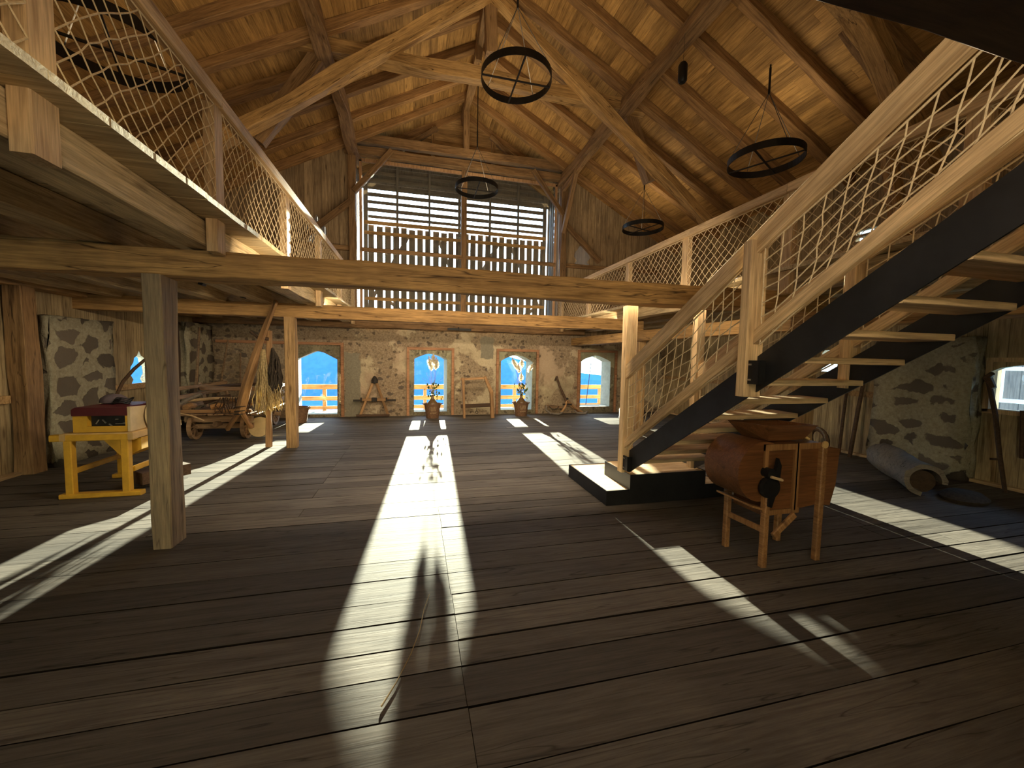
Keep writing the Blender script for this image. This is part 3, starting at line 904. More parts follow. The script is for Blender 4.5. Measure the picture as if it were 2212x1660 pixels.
PY = [.5, 2.13, 3.66, 5.4, 7.11, 8.93, 10.75]
def railing(side, lab):
    xp = -1.54 if side < 0 else 4.12
    xn = xp + (.04 if side < 0 else -.04)
    t = thing('net_railing', lab, 'railing', (xp, 5, 2.44))
    joints = [-1.0, 3.66, 7.11, 11.05]
    for a, b in zip(joints, joints[1:]):
        beam('handrail', (xp + (.03 if side < 0 else -.03), a, 3.61), (xp + (.03 if side < 0 else -.03), b - .004, 3.615), .085, .1, MAT['pine'], t, jit=.001, seg=1., ch=.004)
    for y in PY:
        beam('post', (xp, y, 2.44), (xp, y, 3.565), .08, .14, MAT['pine'], t, jit=.001, ch=.006)
    ys = [-.9] + PY + [11.05]
    for a, b in zip(ys, ys[1:]):
        L = b - a - .13
        mb = MB()
        P = lambda u, v, a=a, L=L: V((xn + .025 * math.sin(u * PI) * math.sin(v * PI) * (1 if side > 0 else -1), a + .065 + u * L, 2.75 + v * .8 + .025 * math.sin(u * 3 * PI) * math.sin(v * PI)))
        net(P, max(3, round(L / .14)), 12, mb, .0042)
        mb.tube([P(i / 8, 1) for i in range(9)], .006, 4).tube([P(i / 8, 0) for i in range(9)], .006, 4)
        mb.build('net', MAT['rope'], t)
    return t
railing(-1, 'pale railing with rope net along the left gallery')
railing(1, 'pale railing with rope net along the right gallery')

# ------------------------------------------------------------------ staircase
XA, XB = 2.42, 3.32                       # outer faces of the two steel stringers
def sb(y): return 2.157 - .649 * (y - 1.225)      # lower edge of the stringers
T = thing('staircase', 'open staircase with dark steel stringers, wooden treads and rope net sides', 'staircase', (2.85, 2.5, .33))
for x, nm in ((XA, 'stringer'), (XB, 'stringer')):
    y0, y1 = 4.02, .35
    mb = MB()
    p = [(x, y0, .345), (x, y0, sb(y0) + .262), (x, y1, sb(y1) + .262), (x, y1, sb(y1)), (x, 4.0, max(.345, sb(4.0)))]
    mb.prism(p, (0, 0, 0), (.012 if x == XA else -.012, 0, 0))
    mb.build(nm, MAT['steel'], T)
    beam_y = lambda y: sb(y) + .262
for k in range(-4, 10):
    y, z = 1.489 + .25 * k, 2.013 - .1614 * k
    beam('tread', (XA + .012, y + .13, z - .021), (XB - .012, y + .13, z - .021), .262, .042, MAT['pine'], T, jit=.001, ch=.004)
def srail(x, y0, y1, z0, slope, h, w, nm):
    dy = y1 - y0
    p0 = V((x, y0, z0)); p1 = V((x, y1, z0 - slope * dy))
    return beam(nm, p0, p1, w, h, MAT['pine'], T, jit=.001, ch=.006, seg=1.)
SL = .578
for x, s in ((XA - .005, 1), (XB + .005, -1)):
    # handrail runs a little flatter where it meets the newel
    srail(x - s * .03, 4.13, .35, 1.478, .578 + .0, .145, .055, 'handrail')
    srail(x - s * .02, 4.13, .35, .63, .672, .085, .05, 'bottom_rail')
def hz(y): return 1.478 + .578 * (4.13 - y)
def lz(y): return .63 + .672 * (4.13 - y)
def spost(x, y, z0, z1, w=.1, d=.1):
    return beam('post', (x, y, z0), (x, y, z1), d, w, MAT['pine'], T, jit=.001, ch=.005)
def bracket(p, x, y, z):
    b = MB().bb(x - .008, x, y - .105, y + .02, z - .085, z + .085).bb(x - .002, x + .05, y - .11, y - .1, z - .085, z + .085)
    o = b.build('bracket', MAT['black'], p)
    m = MB()
    for dz in (-.055, .055): m.bb(x - .012, x - .006, y - .05, y - .02, z + dz - .006, z + dz + .006)
    m.build('bolt', MAT['chrome'], p)
p1 = spost(XA - .005, 4.1, .335, 2.27, .095, .14); bracket(p1, XA - .052, 4.06, .46)
p2 = spost(XA - .03, 2.38, 1.40, hz(2.38) + .03, .08, .15); bracket(p2, XA - .07, 2.36, 1.58)
p3 = spost(XA - .03, .68, sb(.68) - .05, hz(.68) + .03, .08, .15)
for y, z0, z1 in ((4.1, .335, 2.27), (2.38, 1.46, hz(2.38)), (.68, sb(.68), hz(.68))): spost(XB + .03, y, z0, z1, .08, .12)
for x in (XA - .03, XB + .03):
    for ya, yb in ((4.03, 2.46), (2.3, .76)):
        mb = MB()
        ln = abs(ya - yb)
        def P(u, v, x=x, ya=ya, yb=yb):
            y = ya + (yb - ya) * u
            a, b = lz(y) - .1 * (1 - .2), hz(y) - .075
            return V((x + .03 * math.sin(u * PI) * math.sin(v * PI), y - .16 * (v - .5) * math.sin(u * PI) , a + (b - a) * v - .035 * math.sin(u * PI * 4) * math.sin(v * PI)))
        net(P, round(ln / .12), 7, mb, .0052, dia=False, jit=.09)
        mb.tube([P(i / 10, 1) for i in range(11)], .007, 5).tube([P(i / 10, 0) for i in range(11)], .007, 5)
        mb.build('net', MAT['rope'], T)
# stepped plinth at the foot of the stairs
t = thing('stair_plinth', 'two-step plinth with black steel sides and wooden top at the stair foot', 'plinth', (2.9, 4.5, 0))
def stepbox(x0, x1, y0, y1, z0, z1):
    mb = MB()
    for a in ((x0, x1, y0, y0 + .01), (x0, x1, y1 - .01, y1), (x0, x0 + .01, y0 + .01, y1 - .01), (x1 - .01, x1, y0 + .01, y1 - .01)): mb.bb(*a, z0, z1)
    o = mb.build('step_side', MAT['steel'], t)
    MB().bb(x0 + .01, x1 - .01, y0 + .01, y1 - .01, z1 - .045, z1 - .006).build('step_top', MAT['pine'], o)
stepbox(2.1, 3.68, 3.93, 5.05, 0.003, .172)
stepbox(2.385, 3.395, 3.92, 4.54, .003, .345)

# ------------------------------------------------------------------ ring pendants
def chandelier():
    t = thing('ring_chandelier', '', 'chandelier', (0, 0, 0))
    mb = MB(); r, h, th, n = .5, .1, .008, 48
    vs, fs = [], []
    for i in range(n):
        a = 2 * PI * i / n; c, s = math.cos(a), math.sin(a)
        vs += [((r + d) * c, (r + d) * s, z) for d, z in ((0, 0), (0, h), (-th, h), (-th, 0))]
    for i in range(n):
        b, d = i * 4, ((i + 1) % n) * 4
        for k in range(4): fs.append((b + k, d + k, d + (k + 1) % 4, b + (k + 1) % 4))
    mb.add(vs, fs); mb.build('hoop', MAT['black'], t, smooth=False)
    for ax in (0, 1):
        d = V((1, 0, 0)) if ax == 0 else V((0, 1, 0))
        MB().bar(d * -.495 + V((0, 0, .012)), d * .495 + V((0, 0, .012)), .022, .016).build('crossbar', MAT['iron'], t)
    for k in range(4):
        a = PI / 4 + k * PI / 2
        MB().tube([(.49 * math.cos(a), .49 * math.sin(a), .1), (0, 0, 1.)], .005, 5).build('chain', MAT['chain'], t)
    MB().tube([(0, 0, .98), (0, 0, 1.35)], .016, 8).build('rod', MAT['black'], t)
    return t
ch0 = chandelier()
def hang(o, x, y, z, lab, top, rot=0., sz=1.):
    if o is not ch0 or 'used' in state:
        M = Matrix.Translation((x, y, z)) @ Matrix.Rotation(rot, 4, 'Z') @ Matrix.Scale(sz, 4)
        c = copy_tree(ch0, M)
    else:
        c = o
    state['used'] = 1
    c['label'] = lab; c['group'] = 'black ring pendants'
    M = Matrix.Translation((x, y, z)) @ Matrix.Rotation(rot, 4, 'Z') @ Matrix.Scale(sz, 4)
    c.matrix_basis = M; W[c.name] = M
    if top > z + 1.36:
        MB().tube([(x, y, z + 1.34), (x, y, top)], .011, 6).build('cord', MAT['black'], c)
    return c
state = {}
hang(ch0, 1.39, 5.66, 5.57, 'black hoop pendant with cross bars hanging highest over the middle of the hall', 8.3)
hang(None, 1.40, 9.4, 5.56, 'black hoop pendant hanging before the big gable window', 8.25)
hang(None, 5.5, 5.4, 4.88, 'black hoop pendant over the right gallery, nearer one above the stair rail', 0, .5, 1.09)
hang(None, 5.55, 9.0, 4.93, 'small far black hoop pendant low over the right gallery, before the roof strut', 0, .3)
hang(None, -2.45, 4.15, 4.13, 'black hoop pendant seen through the net of the left gallery', 6.4, .4)
t = thing('pendant_lamp', 'black capsule lamp hanging from the right purlin on a thin wire', 'lamp', (3.9, 5.4, 5.83))
MB().lathe([(0, 0), (.045, .008), (.065, .04), (.068, .25), (.045, .292), (0, .3)], (3.9, 5.4, 5.83), 20).build('lamp_body', MAT['black'], t, smooth=True)
MB().tube([(3.9, 5.4, 6.13), (4.02, 5.55, 6.68)], .003, 4).build('wire', MAT['black'], t)
for x, y, lab in ((-2.535, 5.66, 'small black spotlight box on the left gallery joists, nearer of the pair'), (-2.49, 6.72, 'small black spotlight box on the left gallery joists, farther of the pair')):
    t = thing('spotlight', lab, 'spotlight', (x, y, 2.47), 'spotlight boxes under the left gallery')
    MB().box((x, y, 2.525), (.05, .085, .11), Matrix.Rotation(.25, 3, 'Y')).build('lamp_housing', MAT['tin'], t)
    MB().box((x + .03, y, 2.60), (.014, .03, .09), None).build('clip', MAT['iron'], t)
t = thing('bar_lamp', 'long flat black bar fixed on the dark beam above the arched windows', 'lamp', (1.18, 10.84, 2.37))
MB().bb(.86, 1.5, 10.79, 10.845, 2.375, 2.435).build('lamp_housing', MAT['tin'], t)
MB().bb(1.14, 1.17, 10.785, 10.85, 2.37, 2.46).build('clip', MAT['iron'], t)

# ------------------------------------------------------------------ winnowing machine
t = thing('winnowing_machine', 'reddish wooden winnowing machine with drum, hopper and crank under the stairs', 'machine', (3.0, 2.65, 0))
yf, yk = 2.50, 2.83
mb = MB()
poly = [(2.74, 1.0), (3.26, 1.0), (3.26, .47), (3.08, .45), (2.76, .40)]
mb.prism([(x, yf, z) for x, z in poly], (0, yf, 0), (0, yk, 0)); body = mb.build('body', MAT['machine'], t)
mb = MB()
for x in (2.70, 3.0, 3.02): mb.bb(x, x + .035, yf - .018, yf, .45, 1.0)
mb.bb(2.70, 3.28, yf - .016, yf, .95, 1.0).bb(2.74, 3.08, yf - .014, yf, .42, .46)
mb.build('panel_batten', MAT['machineZ'], body)
mb = MB()
cz, cx, r, n = .775, 2.715, .245, 36
pr_ = [(cx + r * math.cos(a), cz + r * math.sin(a)) for a in [2 * PI * i / n for i in range(n)]]
mb.prism([(x, yf + .004, z) for x, z in pr_], (0, yf, 0), (0, yk + .04, 0)); mb.build('drum', MAT['machine'], t, smooth=True)
mb = MB()                                  # outlet at the right
mb.prism([(x, yf + .02, z) for x, z in [(3.262, .98), (3.52, .93), (3.50, .62), (3.45, .44), (3.262, .47)]], (0, yf + .02, 0), (0, yk - .02, 0)); mb.build('outlet', MAT['machine'], t)
# hopper: open flaring box
A = [(2.69, 2.46, 1.155), (3.19, 2.46, 1.15), (3.16, 2.80, 1.14), (2.62, 2.80, 1.15)]
B = [(2.77, 2.53, 1.02), (3.13, 2.53, 1.02), (3.13, 2.77, 1.0), (2.77, 2.77, 1.0)]
mb = MB()
for i in range(4):
    j = (i + 1) % 4
    c = V((2.95, 2.65, 0))
    q = [V(A[i]), V(A[j]), V(B[j]), V(B[i])]
    q2 = [p + (V((c.x, c.y, p.z)) - p).normalized() * .014 for p in q]
    mb.add(q + q2, [(0, 1, 2, 3), (7, 6, 5, 4), (0, 4, 5, 1), (1, 5, 6, 2), (2, 6, 7, 3), (3, 7, 4, 0)])
mb.build('hopper', MAT['machine'], t)
for x, y in ((2.735, 2.485), (3.285, 2.485), (2.715, 2.85), (3.285, 2.85)):
    beam('leg', (x, y, 0), (x, y, .98 if x > 3 else (.62 if y < 2.7 else .5)), .05, .05, MAT['machineZ'], t, jit=.001)
beam('stretcher', (2.735, 2.485, .3), (2.715, 2.85, .3), .03, .05, MAT['machineZ'], t, jit=.001)
beam('strut', (2.8, 2.46, .26), (3.0, 2.46, .42), .03, .05, MAT['machineZ'], t, jit=.001)
MB().prism([(2.6, 2.48, .50), (2.73, 2.48, .46), (2.74, 2.48, .475), (2.6, 2.48, .515)], (0, 2.48, 0), (0, 2.86, 0)).build('chute_board', MAT['machineZ'], t)
mb = MB()
M = Matrix.Rotation(PI / 2, 3, 'X')
mb.lathe([(0, 0), (.085, 0), (.09, .02), (.085, .045), (0, .045)], (2.74, 2.49, .66), 18, M)
mb.lathe([(0, 0), (.04, 0), (.04, .07), (0, .07)], (2.72, 2.50, .78), 14, M)
mb.prism([(x, 2.43, z) for x, z in [(2.75, .74), (2.78, .90), (2.81, .84), (2.80, .72)]], (0, 2.43, 0), (0, 2.46, 0))
mb.prism([(x, 2.44, z) for x, z in [(2.72, .60), (2.78, .60), (2.75, .50), (2.72, .51)]], (0, 2.44, 0), (0, 2.47, 0))
gear = mb.build('crank_gear', MAT['black'], t)
MB().tube([(2.70, 2.42, .76), (2.79, 2.40, .735)], .011, 8).build('crank_handle', MAT['pine'], gear)
MB().tube([(3.28, 2.6, 1.0), (3.22, 2.66, 1.05)], .012, 8).lathe([(0, 0), (.03, 0), (.03, .012), (0, .012)], (3.28, 2.47, .985), 16, M).build('knob', MAT['yelwood'], t)

# ------------------------------------------------------------------ yellow threshing machine
t = thing('threshing_machine', 'yellow wooden threshing machine with dark red top beside the near left post', 'machine', (-3.35, 5.6, 0))
x0, x1, y0, y1 = -3.74, -3.14, 5.32, 6.1
for x, y in ((x0 + .03, y0), (x1 - .05, y0), (x0 + .03, y1), (x1 - .05, y1)):
    l = beam('leg', (x, y, .05), (x, y, .66), .075, .075, MAT['yellow'], t, jit=.001)
for y in (y0, y1):
    beam('foot', (x0 - .06, y, .026), (x1 + .09, y, .026), .09, .052, MAT['yellow'], t, jit=.001)
for x in (x0 + .03, x1 - .02): beam('stretcher', (x, y0 + .05, .29), (x, y1 - .05, .29), .04, .06, MAT['yellow'], t, jit=.001)
beam('top_beam', (x0 - .12, y0, .68), (x1 + .04, y0, .68), .08, .07, MAT['yellow'], t, jit=.001)
beam('top_beam', (x0 - .12, y1, .68), (x1 + .04, y1, .68), .08, .07, MAT['yellow'], t, jit=.001)
beam('side_beam', (x1 + .02, y0 - .05, .69), (x1 + .02, y1 + .12, .69), .05, .08, MAT['yelwood'], t, jit=.001)
beam('side_beam', (x0, y0 - .05, .69), (x0, y1 + .12, .69), .05, .08, MAT['yelwood'], t, jit=.001)
MB().bb(x0 + .02, x1, y0 - .03, y1, .715, .73).build('table_board', MAT['yelwood'], t)
mb = MB()
bx0, bx1, by0, by1 = -3.67, -3.17, 5.32, 5.9
mb.bb(bx0, bx1, by0 + .02, by1, .735, .78).bb(bx0, bx0 + .13, by0, by1, .735, .92).bb(bx1 - .02, bx1, by0, by1, .735, .92).bb(bx0, bx1, by0, by0 + .02, .735, .80).bb(bx0, bx1, by1 - .02, by1, .735, .92)
box = mb.build('body', MAT['yellow'], t)
MB().bb(bx0 + .13, bx1 - .02, by0 + .06, by1 - .03, .79, .91).build('inner_rack', MAT['black'], box)
mb = MB()
for k in range(5): mb.bar((bx0 + .18 + .06 * k, by0 + .05, .82 + .05 * (k % 2)), (bx0 + .21 + .06 * k, by0 + .05, .87 - .04 * (k % 3)), .012, .012)
mb.bb(bx1 - .14, bx1 - .04, by0 + .045, by0 + .055, .815, .825).build('tooth_bar', MAT['chrome'], box)
mb = MB()
mb.prism([(bx0 - .004, by0 - .01, .92), (bx1 + .004, by0 - .01, .92), (bx1 + .004, by0 - .01, 1.005), (bx1 - .03, by0 - .01, 1.015), (bx0 + .03, by0 - .01, 1.015), (bx0 - .004, by0 - .01, .99)], (0, by0, 0), (0, by1 + .02, 0)); mb.build('lid', MAT['red'], t)
mb = MB()
mb.prism([(bx1 + .002, y, z) for y, z in [(5.32, .735), (5.9, .735), (5.9, .98), (5.6, 1.0), (5.32, 1.02)]], (bx1 + .002, 0, 0), (bx1 + .03, 0, 0)); mb.build('end_plate', MAT['cream'], t)
M = Matrix.Rotation(PI / 2, 3, 'Y')
whl = MB().lathe([(.14, 0), (.19, 0), (.19, .05), (.14, .05), (.14, 0)], (bx1 + .05, 5.72, .88), 28, M).build('gear_wheel', MAT['cream'], t)
MB().lathe([(0, 0), (.12, 0), (.12, .03), (.05, .05), (.05, .09), (0, .09)], (bx1 + .05, 5.72, .88), 20, M).build('gear_hub', MAT['iron'], whl)
MB().prism([(-3.5, 5.45, .64), (-3.12, 5.45, .64), (-3.12, 5.45, .5), (-3.3, 5.45, .40)], (0, 5.45, 0), (0, 6.0, 0)).build('chute', MAT['yellow'], t)
MB().bar((-3.2, 5.5, .14), (-2.9, 5.9, .14), .2, .14).build('lower_box', MAT['darkw'], t)
tag(MB().lathe([(.0, 0), (.13, .01), (.12, .06), (.07, .1), (0, .11)], (-3.55, 5.75, 1.016), 14).build('cloth_bundle', MAT['cloth'], smooth=True), 'dull purple rag bundle on the red lid of the yellow machine', 'cloth')
mb = MB()
for k in range(4): mb.tube([(-3.4 + .085 * math.cos(a * PI / 9) + .012 * k, 5.62 + .06 * math.sin(a * PI / 9), 1.03 + .018 * k + .01 * math.sin(a)) for a in range(19)], .006, 5, cap=False)
tag(mb.build('wire_coil', MAT['black']), 'coil of black wire on the red lid of the yellow machine', 'wire')
tag(MB().tube([(-3.72, 6.0, 1.03), (-3.67, 6.0, 1.10), (-3.60, 6.0, 1.26), (-3.48, 6.0, 1.42), (-3.36, 6.0, 1.54), (-3.2, 6.0, 1.64)], [.014, .018, .02, .02, .018, .014], 7).build('curved_handle', MAT['darkw']), 'dark curved stick rising from the yellow machine', 'stick')

# ------------------------------------------------------------------ hay cart in the far left corner
t = thing('hay_cart', 'old wooden hay cart with a raised drawbar in the far left corner', 'cart', (-3.55, 9.2, 0))
def wheel(x, y, r):
    o = MB().lathe([(r - .05, -.025), (r, -.03), (r, .03), (r - .05, .025), (r - .05, -.025)], (x, y, r), 26, Matrix.Rotation(PI / 2, 3, 'Y')).build('wheel', MAT['cart'], t)
    m = MB().lathe([(0, -.06), (.05, -.06), (.06, 0), (.05, .06), (0, .06)], (x, y, r), 12, Matrix.Rotation(PI / 2, 3, 'Y'))
    for k in range(10):
        a = k * PI / 5
        m.bar((x, y + .05 * math.cos(a), r + .05 * math.sin(a)), (x, y + (r - .04) * math.cos(a), r + (r - .04) * math.sin(a)), .022, .028, (1, 0, 0))
    m.build('wheel_spoke', MAT['cart'], o)
for x, y in ((-4.03, 8.55), (-3.17, 8.55), (-4.03, 10.1), (-3.17, 10.1)): wheel(x, y, .25)
for y in (8.55, 10.1): beam('axle', (-4.15, y, .25), (-3.05, y, .25), .09, .09, MAT['cart'], t)
for y in (8.5, 10.1): beam('bolster', (-4.15, y, .40), (-3.05, y, .40), .12, .12, MAT['cart'], t)
beam('reach', (-3.6, 8.3, .32), (-3.6, 10.4, .32), .08, .08, MAT['cart'], t)
beam('bed_beam', (-4.2, 8.35, .56), (-3.0, 8.35, .56), .08, .06, MAT['bark'], t)
for k in range(5): beam('bed_board', (-4.15 + .28 * k, 8.3, .50), (-4.15 + .28 * k, 10.6, .50), .25, .03, MAT['cart'], t)
for x, s in ((-4.25, -1), (-2.95, 1)):
    for z, h in ((.62, .1), (.80, .08), (.95, .07)): beam('side_rail', (x + s * (z - .6) * .25, 8.4, z), (x + s * (z - .6) * .25, 10.6, z), .035, h, MAT['cart'], t)
    for y in (8.5, 9.5, 10.5): beam('side_post', (x, y, .5), (x + s * .12, y, 1.02), .05, .05, MAT['cart'], t)
beam('cross_pole', (-4.2, 9.2, .93), (-2.95, 8.6, .95), .09, .07, MAT['bark'], t, jit=.01)
beam('drawbar', (-3.02, 7.86, .60), (-2.22, 7.27, 2.52), .095, .095, MAT['bark'], t, jit=.012, ends=(1.15, .75), bow=.05)
beam('drawbar_fork', (-3.04, 7.9, .62), (-3.36, 8.2, .24), .06, .07, MAT['bark'], t, jit=.003)
beam('drawbar_fork', (-3.02, 7.9, .62), (-2.98, 8.22, .26), .06, .07, MAT['bark'], t, jit=.003)
mb = MB()
for k, z in enumerate((.56, .62, .70)): mb.bar((-3.09 + .02 * k, 7.88 - .03 * k, z), (-2.97 + .02 * k, 7.84 - .03 * k, z + .012), .115, .014)
mb.build('iron_band', MAT['iron'], t)
# things piled on the cart
labs = ['pale straight pole on top of the cart load, lying crosswise', 'grey forked stick at the left of the cart load', 'short round log end at the left of the cart load', 'orange-brown wood block in the middle of the cart load', 'dark wooden yoke in the middle of the cart load', 'thin bright slat leaning over the cart edge', 'wooden hand tool with a bent shaft on the cart load', 'long dark pole at the back of the cart load']
q = [((-4.2, 8.7, .72), (-3.3, 8.55, .78), .028, 'pine'), ((-4.35, 8.45, .6), (-4.0, 8.75, .85), .03, 'logw'), ((-4.12, 8.42, .62), (-4.1, 8.7, .63), .055, 'bark'), ((-3.72, 8.45, .62), (-3.5, 8.5, .64), .05, 'fence'), ((-3.95, 8.7, .68), (-3.55, 8.85, .80), .04, 'darkw'), ((-4.15, 8.32, .53), (-3.75, 8.25, .40), .015, 'pine'), ((-3.5, 8.6, .75), (-3.05, 8.5, .66), .025, 'bark'), ((-4.3, 9.3, .9), (-3.1, 9.1, 1.02), .035, 'darkw')]
for l, (a, b, r, m) in zip(labs, q):
    a, b = V(a), V(b); mid = (a + b) / 2 + V((0, 0, .02))
    tag(MB().tube([a, mid, b], [r, r * 1.05, r * .85], 8).build('wooden_tool', MAT[m]), l, 'tool', 'tools piled on the hay cart')
mb = MB()
for k in range(26):
    a = rnd(0, PI); x = -3.3 + rnd(-.28, .28)
    mb.tube([(x, 8.45 + rnd(-.05, .05), .80), (x + rnd(-.06, .06), 8.36, .66), (x + rnd(-.12, .12), 8.3 + rnd(-.05, .05), .52 + rnd(-.05, .05))], .008, 4)
tag(mb.build('brushwood', MAT['darkw']), 'grey bundle of thin twigs draped over the cart front', 'brushwood', kind='stuff')
# stake with hanging bundles
t = thing('drying_stake', 'upright peeled stake hung with dried bundles beside the cart', 'stake', (-2.5, 7.68, 0))
beam('pole', (-2.51, 7.68, 0), (-2.47, 7.68, 2.05), .085, .075, MAT['bark'], t, jit=.006, ends=(1, .9))
MB().tube([(-2.47, 7.66, 1.9), (-2.62, 7.6, 1.92), (-2.72, 7.58, 2.02)], [.03, .025, .015], 7).build('branch_stub', MAT['darkw'], t)
mb = MB()
for k in range(46):
    a = rnd(0, 2 * PI); r0, r1 = rnd(.02, .06), rnd(.05, .16)
    c, s = math.cos(a), math.sin(a)
    pts = [V((-2.54 + .05 * c * .6, 7.58 + .05 * s * .6, 1.72)), V((-2.54 + r0 * c, 7.57 + r0 * s, 1.46))]
    zz = 1.46
    for q_ in range(6):
        zz -= rnd(.10, .16); f = (q_ + 1) / 6
        pts.append(V((-2.55 + (r0 + (r1 - r0) * f) * c + rnd(-.02, .02), 7.56 + (r0 + (r1 - r0) * f) * s + rnd(-.02, .02), zz)))
    mb.tube(pts, .0075, 4)
tag(mb.build('hemp_bundle', MAT['hay']), 'pale frayed hemp bundle tied on the stake beside the cart', 'bundle')
mb = MB()
for k in range(34):
    a = rnd(0, 2 * PI); c, s = math.cos(a), math.sin(a); r1 = rnd(.04, .10)
    pts = [V((-2.40, 7.60, 1.75))]
    zz = 1.7
    for q_ in range(6):
        zz -= rnd(.1, .13); f = math.sin((q_ + 1) / 7 * PI) * .9 + .15
        pts.append(V((-2.36 + r1 * f * c + rnd(-.02, .02), 7.60 + r1 * f * s + rnd(-.02, .02), zz)))
    mb.tube(pts, .013, 5)
dk = mb.build('dark_bundle', MAT['darkhay']); tag(dk, 'blackish dried bundle hanging beside the pale hemp bundle', 'bundle')
mb = MB()
for k in range(40):
    a = rnd(0, 2 * PI); c, s = math.cos(a), math.sin(a); r1 = rnd(.03, .13); zz = 1.08 + rnd(-.1, .05); pts = []
    for q_ in range(5): pts.append(V((-2.36 + r1 * c + rnd(-.03, .03), 7.58 + r1 * s + rnd(-.03, .03), zz))); zz -= rnd(.06, .11)
    mb.tube(pts, .006, 4)
mb.build('frayed_tip', MAT['hay'], dk)
tag(MB().lathe([(0, 0), (.02, 0), (.02, .012), (.19, .012), (.2, .03), (.19, .055), (0, .055)], (-2.97, 8.62, .2), 30, Matrix.Rotation(PI / 2 - .15, 3, 'X') @ Matrix.Rotation(.0, 3, 'Z')).build('wooden_disc', MAT['white'], smooth=True), 'pale round wooden disc leaning against the cart wheel', 'disc')
t = thing('bushel_basket', 'dark woven basket on the floor behind the far left post', 'basket', (-2.75, 10.35, 0))
MB().lathe([(0, .01), (.19, .0), (.25, .36), (.265, .37), (.25, .38), (.225, .37), (.17, .03), (0, .03)], (-2.75, 10.35, 0), 24).build('basket_body', MAT['wicker'], t, smooth=True)
MB().tube([(-2.75 + .28 * math.cos(a * PI / 8), 10.35, .36 + .05 * math.sin(a * PI / 4)) for a in range(-1, 2)], .012, 6).build('handle', MAT['wicker'], t)
# poles standing in the far left corner
for k, (a, b, r, l) in enumerate([((-4.75, 9.9, 0), (-4.6, 10.05, 2.2), .03, 'dark slim pole in the far left corner, nearest the black corner post'), ((-4.55, 10.3, 0), (-4.4, 10.9, 1.95), .024, 'thin grey pole leaning in the far left corner behind the cart')]):
    tag(MB().tube([a, (V(a) + V(b)) / 2 + V((.03, 0, 0)), b], [r, r, r * .8], 7).build('leaning_pole', MAT['cart']), l, 'pole')
tag(MB().tube([(-4.2, 10.95, .0), (-4.18, 11.0, 1.65)], .018, 7).build('tool_shaft', MAT['cart']), 'upright tool shaft behind the cart before the stone wall', 'pole')

# ------------------------------------------------------------------ along the far wall
t = thing('harrow_frame', 'triangular wooden harrow leaning on the far wall between the two left windows', 'harrow', (-1.1, 10.95, 0))
ap = V((-1.05, 11.06, 1.05))
for s in (-1, 1):
    beam('side_bar', (-1.05 + s * .36, 10.92, .04), ap + V((s * .02, 0, -.05)), .05, .06, MAT['bark'], t, jit=.004)
beam('base_bar', (-1.5, 10.9, .06), (-.66, 10.9, .06), .05, .06, MAT['darkw'], t, jit=.004)
beam('cross_bar', (-1.42, 10.97, .47), (-.68, 10.97, .47), .05, .07, MAT['bark'], t, jit=.004)
MB().lathe([(0, .12), (.035, .1), (.085, 0), (.08, -.08), (0, -.08)], ap + V((0, -.02, -.06)), 8).build('iron_cap', MAT['iron'], t)
mb = MB()
for a, b in ((-1.58, -1.4), (-.72, -.5)): mb.bb(a, b, 10.93, 10.97, .43, .48)
mb.bb(-1.12, -.98, 10.93, 10.96, .42, .53).bb(-1.40, -1.36, 10.93, 10.97, .42, .53).bb(-.76, -.72, 10.93, 10.97, .42, .53)
mb.build('iron_fitting', MAT['iron'], t)


